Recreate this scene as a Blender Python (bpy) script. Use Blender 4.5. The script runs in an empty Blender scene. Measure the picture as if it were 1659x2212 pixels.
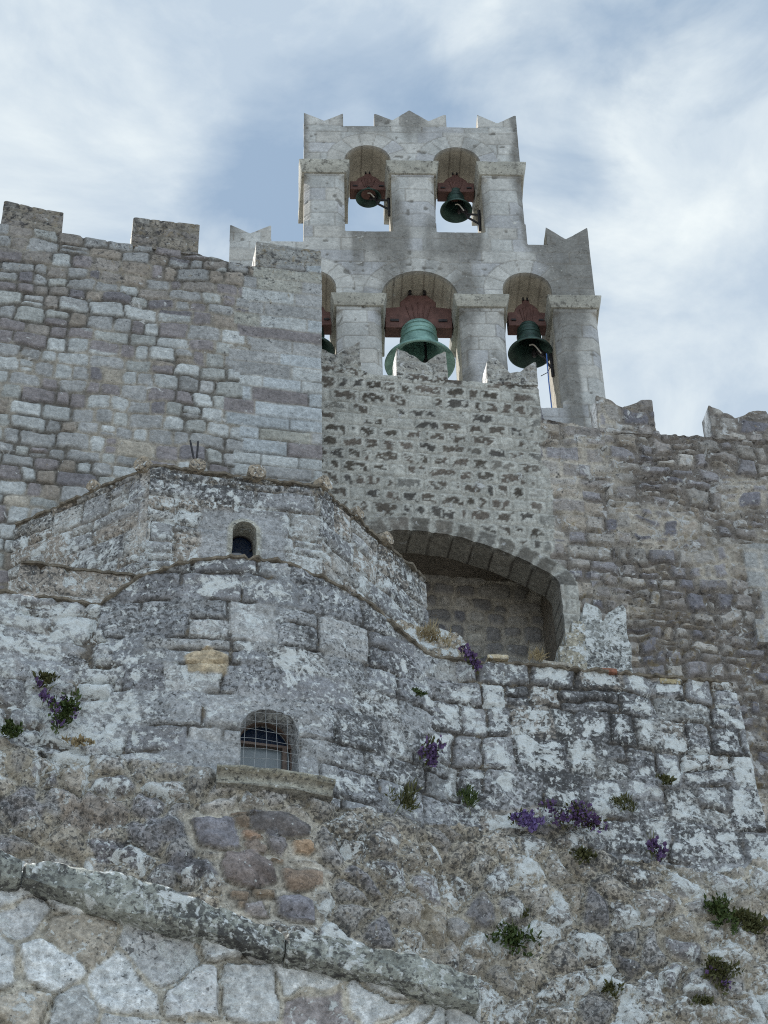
import bpy, bmesh, random, math
import numpy as np
from math import radians, sin, cos, pi, sqrt, atan2
from mathutils import Vector, Matrix
np.seterr(all='ignore')
SC = bpy.context.scene
COL = SC.collection
rng = random.Random(7)

# ------------------------------------------------------------------ camera
TH, RO, FPX, CX, CY = radians(40), radians(-1.56), 4731., 829.5, 1106.
Fv = np.array([0, cos(TH), sin(TH)]); U0 = np.array([0, -sin(TH), cos(TH)]); R0 = np.array([1., 0, 0])
Rv = R0*cos(RO)+U0*sin(RO); Uv = -R0*sin(RO)+U0*cos(RO)
EYE = np.array([0, 0, 1.6])
cam = bpy.data.cameras.new('camera'); cam_o = bpy.data.objects.new('camera', cam); COL.objects.link(cam_o)
cam.sensor_fit = 'VERTICAL'; cam.sensor_height = 36; cam.lens = FPX/2212*36
cam.clip_start = .1; cam.clip_end = 5000
m = Matrix(((Rv[0], Uv[0], -Fv[0], EYE[0]), (Rv[1], Uv[1], -Fv[1], EYE[1]), (Rv[2], Uv[2], -Fv[2], EYE[2]), (0, 0, 0, 1)))
cam_o.matrix_world = m
SC.camera = cam_o

def ray(x, y): return Fv*FPX+Rv*(x-CX)-Uv*(y-CY)
def at_y(x, y, Y): d = ray(x, y); return EYE+d*(Y/d[1])
def at_z(x, y, z): d = ray(x, y); return EYE+d*((z-EYE[2])/d[2])
def proj(P):
    q = np.asarray(P)-EYE; w = q@Fv
    return np.stack([CX+FPX*(q@Rv)/w, CY-FPX*(q@Uv)/w], -1)

class Plane:
    """a vertical wall plane: u along the wall, v height, h outwards"""
    def __init__(s, o, yaw):
        s.o = np.array([o[0], o[1], 0.]); s.yaw = yaw
        s.U = np.array([cos(yaw), sin(yaw), 0]); s.N = np.array([sin(yaw), -cos(yaw), 0])
    def off(s, h): return Plane(s.o+s.N*h, s.yaw)
    def uv(s, x, y):
        d = ray(x, y); t = ((s.o-EYE)@s.N)/(d@s.N); P = EYE+d*t
        return ((P-s.o)@s.U, P[2])
    def poly(s, pts): return [s.uv(*p) for p in pts]
    def at(s, u, v, h=0):
        u = np.asarray(u, float); v = np.asarray(v, float); h = np.asarray(h, float)+0*u
        return s.o+u[..., None]*s.U+h[..., None]*s.N+v[..., None]*np.array([0, 0, 1.])

# ------------------------------------------------------------------ noise
def _h(ix, iy, seed):
    n = (ix.astype(np.int64)*374761393+iy.astype(np.int64)*668265263+seed*1274126177) & 0xffffffff
    n = ((n ^ (n >> 13))*1274126177) & 0xffffffff
    n = ((n ^ (n >> 16))*2246822519) & 0xffffffff
    return ((n ^ (n >> 15)) & 0xffffff)/float(0xffffff)
def vnoise(x, y, seed=0):
    ix = np.floor(x); iy = np.floor(y); fx = x-ix; fy = y-iy
    fx = fx*fx*(3-2*fx); fy = fy*fy*(3-2*fy)
    a = _h(ix, iy, seed); b = _h(ix+1, iy, seed); c = _h(ix, iy+1, seed); d = _h(ix+1, iy+1, seed)
    return (a*(1-fx)+b*fx)*(1-fy)+(c*(1-fx)+d*fx)*fy
def fbm(x, y, seed=0, o=4):
    t = 0; a = .5; s = 0
    for k in range(o):
        t = t+a*vnoise(x*2**k, y*2**k, seed+k*17); s += a; a *= .5
    return t/s
def sst(a, b, x):
    t = np.clip((x-a)/(b-a), 0, 1); return t*t*(3-2*t)
def rnd(i, k): return _h(i.astype(np.int64), np.full(i.shape, k), 91)
def A(r, g, b, k=1.5):
    return np.array([min(.85, k*((c/255/12.92) if c < 10 else ((c/255+.055)/1.055)**2.4)) for c in (r, g, b)])
def mixc(a, b, t): return a*(1-t[:, None])+b*t[:, None]
def palette(i, k, cols, wts):
    w = np.cumsum(wts)/np.sum(wts); r = rnd(i, k)
    return np.array(cols)[np.minimum(np.searchsorted(w, r), len(cols)-1)]

# ------------------------------------------------------------------ masonry layouts: stone id + distance to the joint
def rows(u, v, rh, ln, seed, warp=.02, corner=.05, split=.0, var=.25, wf=2.2):
    r = random.Random(seed)
    uu = u+warp*2*(fbm(u*wf, v*wf, seed+3, 3)-.5); vv = v+warp*2*(fbm(u*wf*.8, v*wf, seed+5, 3)-.5)*1.2
    v0, v1 = vv.min()-1, vv.max()+1
    ed = [math.floor(v0)]
    while ed[-1] < v1: ed.append(ed[-1]+rh*(1+var*(r.random()*2-1)))
    ed = np.array(ed); ri = np.clip(np.searchsorted(ed, vv)-1, 0, len(ed)-2)
    sid = np.zeros(u.shape, np.int64); d = np.zeros(u.shape)
    u0, u1 = uu.min()-2, uu.max()+2
    for k in np.unique(ri):
        rr = random.Random(seed*1000+int(k)); m_ = ri == k
        lo = u0-rr.random()*(ln(0) if callable(ln) else ln); b = [lo]
        while b[-1] < u1:
            L = ln(b[-1]) if callable(ln) else ln
            b.append(b[-1]+L*(.55+.95*rr.random()**1.3))
        b = np.array(b); bi = np.clip(np.searchsorted(b, uu[m_])-1, 0, len(b)-2)
        a = np.minimum(uu[m_]-b[bi], b[bi+1]-uu[m_])
        bot, top = ed[k], ed[k+1]
        i = bi+k*4096+1
        vb = vv[m_]; lo_ = np.full(a.shape, bot); hi_ = np.full(a.shape, top)
        if split:
            sp = rnd(i, 55) < split; mid = bot+(top-bot)*(.35+.3*rnd(i, 56))
            up = sp & (vb > mid); dn = sp & ~up
            lo_ = np.where(up, mid, lo_); hi_ = np.where(dn, mid, hi_); i = np.where(up, i+9999991, i)
        c = np.minimum(vb-lo_, hi_-vb)
        dd = np.minimum(a, c); q = (a < corner) & (c < corner)
        dd = np.where(q, corner-np.hypot(corner-a, corner-c), dd)
        sid[m_] = i+seed*7; d[m_] = dd
    return sid, d
def voro(u, v, sx, sy, seed, jit=.42, warp=.03, wf=3, kk=110):
    x = (u+warp*2*(fbm(u*wf, v*wf, seed+3, 3)-.5))/sx; y = (v+warp*2*(fbm(u*wf, v*wf, seed+5, 3)-.5))/sy
    x = x+.5*(np.floor(y).astype(int) % 2)*0
    ix = np.floor(x); iy = np.floor(y)
    best = np.full(u.shape, 1e9); bx = np.zeros(u.shape); by = np.zeros(u.shape); bi = np.zeros(u.shape); bj = np.zeros(u.shape)
    def pt(i, j): return i+.5+.5*(j % 2)-.25+jit*2*(_h(i, j, seed)-.5), j+.5+jit*2*(_h(i, j, seed+1)-.5)
    for di in (-2, -1, 0, 1, 2):
        for dj in (-2, -1, 0, 1, 2):
            px, py = pt(ix+di, iy+dj); q = ((px-x)*sx)**2+((py-y)*sy)**2
            m_ = q < best; best = np.where(m_, q, best)
            bx = np.where(m_, px, bx); by = np.where(m_, py, by); bi = np.where(m_, ix+di, bi); bj = np.where(m_, iy+dj, bj)
    d = np.full(u.shape, 1e9)
    for di in (-2, -1, 0, 1, 2):
        for dj in (-2, -1, 0, 1, 2):
            px, py = pt(ix+di, iy+dj); same = (ix+di == bi) & (iy+dj == bj)
            ex = (px-bx)*sx; ey = (py-by)*sy; L = np.hypot(ex, ey)
            mx = ((px+bx)/2-x)*sx; my = ((py+by)/2-y)*sy
            q = np.where(same, 1e9, (mx*ex+my*ey)/np.maximum(L, 1e-6))
            d = -np.log(np.exp(-np.clip(d, -1, 3)*kk)+np.exp(-np.clip(q, -1, 3)*kk))/kk    # rounded corners
    return (bi*5003+bj*17+seed*7).astype(np.int64), d

# ------------------------------------------------------------------ object helpers
def link(o, parent=None):
    COL.objects.link(o)
    if parent: o.parent = parent; o.matrix_parent_inverse = Matrix.Translation(parent.location).inverted() if parent.type == 'EMPTY' else Matrix.Identity(4)
    return o
def tag(o, label=None, cat=None, group=None, kind=None):
    if label: o['label'] = label
    if cat: o['category'] = cat
    if group: o['group'] = group
    if kind: o['kind'] = kind
    return o
def thing(name, label, cat, loc, group=None):
    o = bpy.data.objects.new(name, None); o.empty_display_size = .2; o.location = Vector(loc); COL.objects.link(o)
    return tag(o, label, cat, group)
def mesh_obj(name, verts, faces, mat, parent=None, col=None, msk=None, smooth=40):
    me = bpy.data.meshes.new(name)
    me.from_pydata([tuple(p) for p in np.asarray(verts)], [], faces)
    me.validate(); me.update()
    n = len(me.vertices)
    for nm, dat in (('col', col), ('msk', msk)):
        if dat is None: continue
        dat = np.asarray(dat, float)
        if dat.ndim == 1: dat = np.tile(dat, (n, 1))
        at = me.attributes.new(nm, 'FLOAT_COLOR', 'POINT')
        at.data.foreach_set('color', np.concatenate([dat[:n], np.ones((n, 1))], 1).astype(np.float32).ravel())
    if smooth:
        me.polygons.foreach_set('use_smooth', [True]*len(me.polygons)); me.set_sharp_from_angle(angle=radians(smooth))
    me.materials.append(mat)
    return link(bpy.data.objects.new(name, me), parent)

def closest(x, y, loops):
    best = np.full(x.shape, 1e9); qx = np.zeros(x.shape); qy = np.zeros(x.shape); ins = np.zeros(x.shape, bool)
    for L in loops:
        for (ax, ay), (bx, by) in zip(L, L[1:]+L[:1]):
            ex, ey = bx-ax, by-ay; l2 = ex*ex+ey*ey
            if l2 < 1e-12: continue
            t = np.clip(((x-ax)*ex+(y-ay)*ey)/l2, 0, 1); px = ax+t*ex; py = ay+t*ey
            dd = np.hypot(x-px, y-py); m_ = dd < best
            best = np.where(m_, dd, best); qx = np.where(m_, px, qx); qy = np.where(m_, py, qy)
            cr = ((ay > y) != (by > y)) & (x < (bx-ax)*(y-ay)/((by-ay) if by != ay else 1e-12)+ax)
            ins ^= cr
    return np.where(ins, -best, best), qx, qy

def panel(name, loops, s, place, field, depth, mat, parent=None, back=False, skip=None, rim_mul=1.0, rough=0.):
    """masonry surface with the outline loops[0] and openings loops[1:], real relief, and reveals of the given depth"""
    loops = [[(float(a), float(b)) for a, b in L] for L in loops]
    us = [p[0] for p in loops[0]]; vs = [p[1] for p in loops[0]]
    nx = int((max(us)-min(us))/s)+4; ny = int((max(vs)-min(vs))/s)+4
    gx, gy = np.meshgrid(min(us)-1.3*s+np.arange(nx)*s, min(vs)-1.3*s+np.arange(ny)*s, indexing='ij')
    gx = gx.ravel(); gy = gy.ravel()
    if rough:
        gx0, gy0 = gx+rough*2*(fbm(gx*6, gy*6, 31, 3)-.5), gy+rough*2*(fbm(gx*6, gy*6, 77, 3)-.5)
    else: gx0, gy0 = gx, gy
    sd, qx, qy = closest(gx0, gy0, loops)
    if rough: qx = qx+gx-gx0; qy = qy+gy-gy0
    sn = np.abs(sd) < .32*s
    gx = np.where(sn, qx, gx); gy = np.where(sn, qy, gy); sd = np.where(sn, 0, sd)
    I = np.arange(nx*ny).reshape(nx, ny)
    q = np.stack([I[:-1, :-1].ravel(), I[1:, :-1].ravel(), I[1:, 1:].ravel(), I[:-1, 1:].ravel()], 1)
    c = (sd[q] <= 0).sum(1)
    full = q[(c == 4) & ((sd[q] < 0).sum(1) > 0)]
    faces = full.tolist(); PX = gx.tolist(); PY = gy.tolist(); cut = {}
    for cell in q[(c > 0) & (c < 4)].tolist():
        f = []
        for a, b in zip(cell, cell[1:]+cell[:1]):
            da, db = sd[a], sd[b]
            if da <= 0: f.append(a)
            if (da < 0 and db > 0) or (da > 0 and db < 0):
                k = (min(a, b), max(a, b))
                if k not in cut:
                    t = da/(da-db); cut[k] = len(PX); PX.append(gx[a]+t*(gx[b]-gx[a])); PY.append(gy[a]+t*(gy[b]-gy[a]))
                f.append(cut[k])
        if len(f) >= 3 and any(sd[i] < 0 for i in f if i < len(sd)): faces.append(f)
    used = sorted({i for f in faces for i in f}); mp = {o: n for n, o in enumerate(used)}
    faces = [[mp[i] for i in f] for f in faces]
    u = np.array(PX)[used]; v = np.array(PY)[used]
    fl = field(u, v); n = len(u)
    V = place(u, v, fl['h']); C = fl['col']; M = fl['msk']; RC = fl.get('rim', C*rim_mul)
    cnt = {}
    for f in faces:
        for a, b in zip(f, f[1:]+f[:1]): cnt[(a, b)] = 1
    bd = [e for e in cnt if (e[1], e[0]) not in cnt]
    if skip: bd = [e for e in bd if not skip((u[e[0]]+u[e[1]])/2, (v[e[0]]+v[e[1]])/2)]
    VV = [V]; CC = [C]; MM = [M]; tot = n
    if back:
        VV.append(place(u, v, -depth+0*u)); CC.append(C); MM.append(M); bo = tot; tot += n
        faces = faces+[[bo+i for i in reversed(f)] for f in faces]
    if depth and bd:
        bi = sorted({i for e in bd for i in e}); loc = {b: k for k, b in enumerate(bi)}; bi = np.array(bi)
        K = max(1, int(depth/.12)); prev = {b: b for b in bi.tolist()}
        for k in range(1, K+1):
            t = k/K; h = fl['h'][bi]*(1-t)-depth*t
            if k == K and back: cur = {b: bo+b for b in bi.tolist()}
            else:
                w = .012*(vnoise(u[bi]*5+k*7.3, v[bi]*5+k*3.1, 5)-.5)
                VV.append(place(u[bi]+w, v[bi]+w, h)); CC.append(np.clip(RC[bi], 0, .85)); MM.append(M[bi])
                cur = {b: tot+loc[b] for b in bi.tolist()}; tot += len(bi)
            for a, b in bd: faces.append([b, a, cur[a], cur[b]])
            prev_ = prev
            if k > 1:
                for a, b in bd: faces[-len(bd)+bd_i[(a, b)]] = [prev[b], prev[a], cur[a], cur[b]]
            else: bd_i = {e: k2 for k2, e in enumerate(bd)}
            prev = cur
    return mesh_obj(name, np.concatenate(VV), faces, mat, parent, np.concatenate(CC), np.concatenate(MM), 50)

def prism(name, pl, poly, h0, h1, mat, parent=None, col=None, msk=None, bevel=0.):
    n = len(poly); u = np.array([p[0] for p in poly]); v = np.array([p[1] for p in poly])
    a = sum(u[i]*v[(i+1) % n]-u[(i+1) % n]*v[i] for i in range(n))
    if a < 0: u = u[::-1]; v = v[::-1]
    V = np.concatenate([pl.at(u, v, h1), pl.at(u, v, h0)])
    F = [list(range(n)), list(range(2*n-1, n-1, -1))]+[[(i+1) % n, i, i+n, (i+1) % n+n] for i in range(n)]
    o = mesh_obj(name, V, F, mat, parent, col, msk, 30)
    if bevel: b = o.modifiers.new('bevel', 'BEVEL'); b.width = bevel; b.segments = 2
    return o
def rough_block(name, V, F, mat, parent, col, msk, amp=.012, cell=.06, seed=0):
    """a stone block, subdivided and weathered"""
    bm = bmesh.new(); vs = [bm.verts.new(tuple(p)) for p in V]
    for f in F: bm.faces.new([vs[i] for i in f])
    bmesh.ops.recalc_face_normals(bm, faces=bm.faces)
    bmesh.ops.bevel(bm, geom=list(bm.edges), offset=min(.015, amp*1.5), segments=2, affect='EDGES', profile=.6)
    for k in range(5):
        es = [e for e in bm.edges if e.calc_length() > cell*1.6]
        if not es or len(bm.faces) > 9000: break
        bmesh.ops.subdivide_edges(bm, edges=es, cuts=1, use_grid_fill=True)
    bmesh.ops.triangulate(bm, faces=[f for f in bm.faces if len(f.verts) > 4])
    bm.normal_update()
    P = np.array([v.co[:] for v in bm.verts]); Nn = np.array([v.normal[:] for v in bm.verts])
    w = (fbm(P[:, 0]*7+P[:, 2]*3, P[:, 2]*7+P[:, 1]*5, seed+11, 4)-.5)*2*amp
    P = P+Nn*w[:, None]
    bm.verts.index_update(); FF = [[v.index for v in f.verts] for f in bm.faces]; bm.free()
    t = fbm(P[:, 0]*2.5+P[:, 1], P[:, 2]*2.5, seed+3, 3)
    C = np.clip(np.asarray(col)[None]*(.75+.5*t)[:, None], 0, .85)
    return mesh_obj(name, P, FF, mat, parent, C, np.tile(np.asarray(msk, float), (len(P), 1)), 45)
def stone_box(name, pl, u0, u1, v0, v1, h0, h1, mat, parent, col, msk, amp=.012, cell=.07, seed=0, slope=0.):
    V = [pl.at(u, v, h) for u, v, h in ((u0, v0, h0), (u1, v0, h0), (u1, v1, h0), (u0, v1, h0), (u0+slope, v0, h1-slope), (u1-slope, v0, h1-slope), (u1, v1, h1), (u0, v1, h1))]
    return rough_block(name, V, [[0, 3, 2, 1], [4, 5, 6, 7], [0, 1, 5, 4], [1, 2, 6, 5], [2, 3, 7, 6], [3, 0, 4, 7]], mat, parent, col, msk, amp, cell, seed)
def tube(name, pts, r, mat, parent=None, seg=8):
    cu = bpy.data.curves.new(name, 'CURVE'); cu.dimensions = '3D'; sp = cu.splines.new('POLY'); sp.points.add(len(pts)-1)
    for p, q in zip(sp.points, pts): p.co = (*q, 1)
    cu.bevel_depth = r; cu.bevel_resolution = 2; cu.use_fill_caps = True
    t = bpy.data.objects.new('t', cu); COL.objects.link(t)
    bpy.context.view_layer.update()
    me = bpy.data.meshes.new_from_object(t.evaluated_get(bpy.context.evaluated_depsgraph_get())); me.name = name
    bpy.data.objects.remove(t); me.materials.clear(); me.materials.append(mat)
    me.polygons.foreach_set('use_smooth', [True]*len(me.polygons))
    return link(bpy.data.objects.new(name, me), parent)
def join_meshes(objs, name):
    V = []; F = []; mat = objs[0].data.materials[0]; par = objs[0].parent
    for o in objs:
        b = len(V); V += [v.co[:] for v in o.data.vertices]; F += [[b+i for i in p.vertices] for p in o.data.polygons]
    for o in objs: bpy.data.objects.remove(o)
    return mesh_obj(name, V, F, mat, par, smooth=40)

# ------------------------------------------------------------------ materials
class NT:
    def __init__(s, name):
        s.m = bpy.data.materials.new(name); s.m.use_nodes = True; s.t = s.m.node_tree; s.n = s.t.nodes
        s.bs = s.n['Principled BSDF']; s.bs.inputs['Specular IOR Level'].default_value = .25
    def new(s, ty, **k):
        n = s.n.new(ty)
        for a, b in k.items():
            if a in n.inputs and a not in ('operation',): n.inputs[a].default_value = b
            else: setattr(n, a, b)
        return n
    def l(s, a, b): s.t.links.new(a, b)
    def math(s, op, a, b=0, clamp=False):
        n = s.n.new('ShaderNodeMath'); n.operation = op; n.use_clamp = clamp
        for i, x in enumerate((a, b)):
            if isinstance(x, (int, float)): n.inputs[i].default_value = x
            else: s.l(x, n.inputs[i])
        return n.outputs[0]
    def mix(s, fac, a, b, mode='MIX'):
        n = s.n.new('ShaderNodeMix'); n.data_type = 'RGBA'; n.blend_type = mode
        for i, x in ((0, fac), (6, a), (7, b)):
            if isinstance(x, (int, float)): n.inputs[i].default_value = x
            elif isinstance(x, (tuple, list, np.ndarray)): n.inputs[i].default_value = (*list(x)[:3], 1)
            else: s.l(x, n.inputs[i])
        return n.outputs[2]
    def noise(s, co, scale, detail=6, rough=.6, dist=0.):
        n = s.n.new('ShaderNodeTexNoise'); n.inputs['Scale'].default_value = scale; n.inputs['Detail'].default_value = detail
        n.inputs['Roughness'].default_value = rough; n.inputs['Distortion'].default_value = dist; s.l(co, n.inputs['Vector']); return n.outputs[0]
    def voro(s, co, scale):
        n = s.n.new('ShaderNodeTexVoronoi'); n.inputs['Scale'].default_value = scale; s.l(co, n.inputs['Vector']); return n

def stone_material(name, pale=(.50, .53, .55), ochre=(.19, .155, .10), dark=(.035, .034, .036), grain=.5, sc=1.0, bump=.5, fleck=.5):
    k = NT(name); co = k.new('ShaderNodeTexCoord').outputs['Object']
    ac = k.new('ShaderNodeAttribute', attribute_name='col').outputs['Color']
    am = k.new('ShaderNodeAttribute', attribute_name='msk').outputs['Color']
    sep = k.new('ShaderNodeSeparateColor'); k.l(am, sep.inputs[0]); r, g, b = sep.outputs
    def mad(x, a, c, cl=False):
        q = k.math('MULTIPLY_ADD', x, a, cl); q.node.inputs[2].default_value = c; return q
    n1 = k.noise(co, 2.6*sc, 7, .62); n2 = k.noise(co, 17*sc, 6, .66); n6 = k.noise(co, 46*sc, 4, .6)
    n3 = k.noise(co, 5.5*sc, 8, .66, .5); n3b = k.noise(co, 19*sc, 5, .6, .3); n4 = k.noise(co, 9*sc, 7, .68, .3); n4b = k.noise(co, 27*sc, 4, .6); n5 = k.noise(co, 8*sc, 8, .68, .6)
    f = k.math('MULTIPLY', mad(n1, 1.0, .5), k.math('MULTIPLY', mad(n2, 3.0*grain, 1-1.5*grain), mad(n6, 1.7*grain, 1-.85*grain)))
    f = k.math('MAXIMUM', f, .12)
    cf = k.new('ShaderNodeCombineColor')
    for i in range(3): k.l(f, cf.inputs[i])
    c = k.mix(1., ac, cf.outputs[0], 'MULTIPLY')
    def patch(nz, amt, hard, wid=.40):   # noise thresholded so that amt is about the share covered
        return k.math('MULTIPLY', k.math('ADD', nz, mad(amt, wid, -.5-wid/2)), hard, True)
    fo = k.math('MULTIPLY', patch(n5, g, 9), .85); oc = k.mix(n2, tuple(np.array(ochre)*.35), tuple(np.array(ochre)*1.75)); c = k.mix(fo, c, oc)
    fd = patch(n4, b, 13); fd = k.math('MULTIPLY', fd, mad(n4b, 2.4, -.45, True)); c = k.mix(k.math('MULTIPLY', fd, .9), c, dark)
    fd2 = patch(n4b, k.math('MULTIPLY', b, fleck*1.3), 16); c = k.mix(k.math('MULTIPLY', fd2, .75), c, dark)
    fp = patch(n3, r, 22); fp = k.math('MULTIPLY', fp, mad(n3b, 5.0, -1.2, True))
    pl = k.mix(n2, tuple(np.array(pale)*.60), tuple(np.array(pale)*1.3)); c = k.mix(fp, c, pl)
    fp2 = patch(n3b, k.math('MULTIPLY', r, fleck), 20); c = k.mix(k.math('MULTIPLY', fp2, .85), c, pl)
    vo = k.voro(co, 13*sc); vs = k.new('ShaderNodeSeparateColor'); k.l(vo.outputs['Color'], vs.inputs[0])
    ds = k.math('ADD', vo.outputs['Distance'], k.math('MULTIPLY', n2, .35))
    sp = k.math('MULTIPLY', k.math('SUBTRACT', k.math('MULTIPLY', k.math('POWER', vs.outputs[0], 2.), k.math('ADD', k.math('MULTIPLY', r, .3), .28)), ds), 14, True)
    sp = k.math('MULTIPLY', k.math('MULTIPLY', sp, k.math('MULTIPLY', r, 2.5, True)), .9); c = k.mix(sp, c, tuple(np.array(pale)*1.1))
    k.l(c, k.bs.inputs['Base Color']); k.bs.inputs['Roughness'].default_value = .92
    hb = k.math('ADD', k.math('MULTIPLY', n4, .6), k.math('ADD', k.math('MULTIPLY', n2, .7), k.math('ADD', k.math('MULTIPLY', n6, .25), k.math('MULTIPLY', fp, .12))))
    bp = k.new('ShaderNodeBump'); bp.inputs['Strength'].default_value = bump; bp.inputs['Distance'].default_value = .035
    k.l(hb, bp.inputs['Height']); k.l(bp.outputs[0], k.bs.inputs['Normal'])
    return k.m
M_TOWER = stone_material('limestone_ashlar', pale=(.5, .5, .47), grain=.32, dark=(.10, .095, .085), bump=.5, fleck=.4)
M_WALL = stone_material('rubble_masonry', grain=.55, bump=.8, pale=(.45, .455, .45))
M_LICH = stone_material('lichened_masonry', pale=(.57, .60, .60), ochre=(.20, .17, .125), grain=.72, sc=.95, bump=1.0, fleck=.9, dark=(.055, .055, .056))
def simple(name, c1, c2, scale=8, rough=.6, metal=0., bump=.2, spec=.3):
    k = NT(name); co = k.new('ShaderNodeTexCoord').outputs['Object']; n = k.noise(co, scale, 6, .65)
    f = k.math('MULTIPLY_ADD', n, 2.4); f.node.inputs[2].default_value = -.7; f.node.use_clamp = True
    k.l(k.mix(f, c1, c2), k.bs.inputs['Base Color']); k.bs.inputs['Roughness'].default_value = rough; k.bs.inputs['Metallic'].default_value = metal
    k.bs.inputs['Specular IOR Level'].default_value = spec
    bp = k.new('ShaderNodeBump'); bp.inputs['Strength'].default_value = bump; bp.inputs['Distance'].default_value = .01
    k.l(k.noise(co, scale*4, 4), bp.inputs['Height']); k.l(bp.outputs[0], k.bs.inputs['Normal']); return k.m
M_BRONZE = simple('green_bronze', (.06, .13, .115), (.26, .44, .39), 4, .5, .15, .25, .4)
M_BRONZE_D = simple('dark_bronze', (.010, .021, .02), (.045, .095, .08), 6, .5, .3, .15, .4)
M_YOKE = simple('red_painted_timber', (.07, .034, .028), (.145, .074, .062), 7, .7)
M_IRON = simple('dark_iron', (.018, .018, .022), (.05, .045, .045), 15, .6, .4)
M_ROPE = simple('pale_cord', (.4, .38, .34), (.55, .52, .47), 30, .9)
M_BLUE = simple('blue_rope', (.05, .12, .35), (.08, .18, .45), 30, .8)
M_TILE = simple('old_roof_tile', (.06, .053, .043), (.26, .23, .185), 14, .9, 0, .8)
M_WOODF = simple('brown_window_timber', (.085, .062, .052), (.15, .11, .09), 12, .6)
M_WIRE = simple('galvanised_wire', (.2, .21, .22), (.32, .33, .33), 20, .5, .3)
M_LEAF = simple('green_leaves', (.025, .05, .016), (.085, .115, .035), 25, .7)
M_LEAFO = simple('olive_leaves', (.05, .06, .025), (.12, .12, .05), 25, .7)
M_DRY = simple('dry_grass', (.22, .17, .09), (.42, .36, .24), 25, .8)
M_PURP = simple('purple_petals', (.10, .07, .20), (.24, .18, .40), 30, .7)
M_PURPD = simple('faded_purple_petals', (.06, .035, .10), (.17, .11, .25), 30, .7)
k = NT('window_glass'); k.bs.inputs['Base Color'].default_value = (.01, .02, .045, 1); k.bs.inputs['Roughness'].default_value = .06; k.bs.inputs['Specular IOR Level'].default_value = .9
M_GLASS = k.m
k = NT('frosted_window_glass'); k.bs.inputs['Base Color'].default_value = (.12, .145, .16, 1); k.bs.inputs['Roughness'].default_value = .35; k.bs.inputs['Specular IOR Level'].default_value = .5
M_FROST = k.m

# ------------------------------------------------------------------ shared colours (albedo)
PALE = A(140, 143, 143); GREY = A(122, 123, 123); PURP = A(107, 103, 104); DPURP = A(92, 90, 93); BROWN = A(114, 108, 101); RUST = A(114, 98, 84); TAN = A(134, 129, 120)
MORT = A(128, 123, 114); MORTD = A(92, 88, 82); WARMM = A(136, 124, 104)

# ------------------------------------------------------------------ BELL TOWER
TW = Plane(at_y(645, 352, 27), radians(3.1))
TD = 1.2
def arch_loop(l, r, top, bot, n=24):
    uc = (l+r)/2; R_ = (r-l)/2; sp = top-R_
    return [(l, bot), (r, bot)]+[(uc+R_*cos(t), sp+R_*sin(t)) for t in np.linspace(0, pi, n)], (uc, sp, R_)
def tw(x, y): return TW.uv(x, y)
u_l0 = tw(656.5, 400)[0]; u_r0 = tw(1123.5, 352)[0]
zs_up = (tw(745, 499)[1]+tw(990, 502)[1])/2
zs_lo = tw(1200, 881)[1]
def mk_arch(lx, rx, ty, tx, yy, zs):
    l = tw(lx, yy)[0]; r = tw(rx, yy)[0]; return arch_loop(l, r, tw(tx, ty)[1], zs)
A1, a1 = mk_arch(743.5, 844.5, 313.5, 793, 351, zs_up)
A2, a2 = mk_arch(935.5, 1038.5, 318, 987, 353, zs_up)
B2, b2 = mk_arch(823, 991, 585, 908, 639, zs_lo)
B3, b3 = mk_arch(1087, 1193, 588.5, 1140, 641, zs_lo)
hw3 = b3[2]; b1c = 2*b2[0]-b3[0]
B1, b1 = arch_loop(b1c-hw3, b1c+hw3, b3[1]+b3[2], zs_lo)
z_up_b = tw(900, 274)[1]; z_lo_b = tw(1160, 528.5)[1]
ul1 = tw(497, 500)[0]; ur1 = tw(1269, 500)[0]
u_r0 = tw(1114, 250)[0]
z_bot = 20.0
imp_u_top = tw(700, 352)[1]; imp_u_bot = tw(700, 375)[1]
imp_l_top = tw(770, 640)[1]; imp_l_bot = tw(770, 662)[1]
up_edges = [u_l0, A1[0][0], A1[1][0], A2[0][0], A2[1][0], u_r0]
lo_edges = [ul1, B1[0][0], B1[1][0], B2[0][0], B2[1][0], B3[0][0], B3[1][0], ur1]
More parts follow.
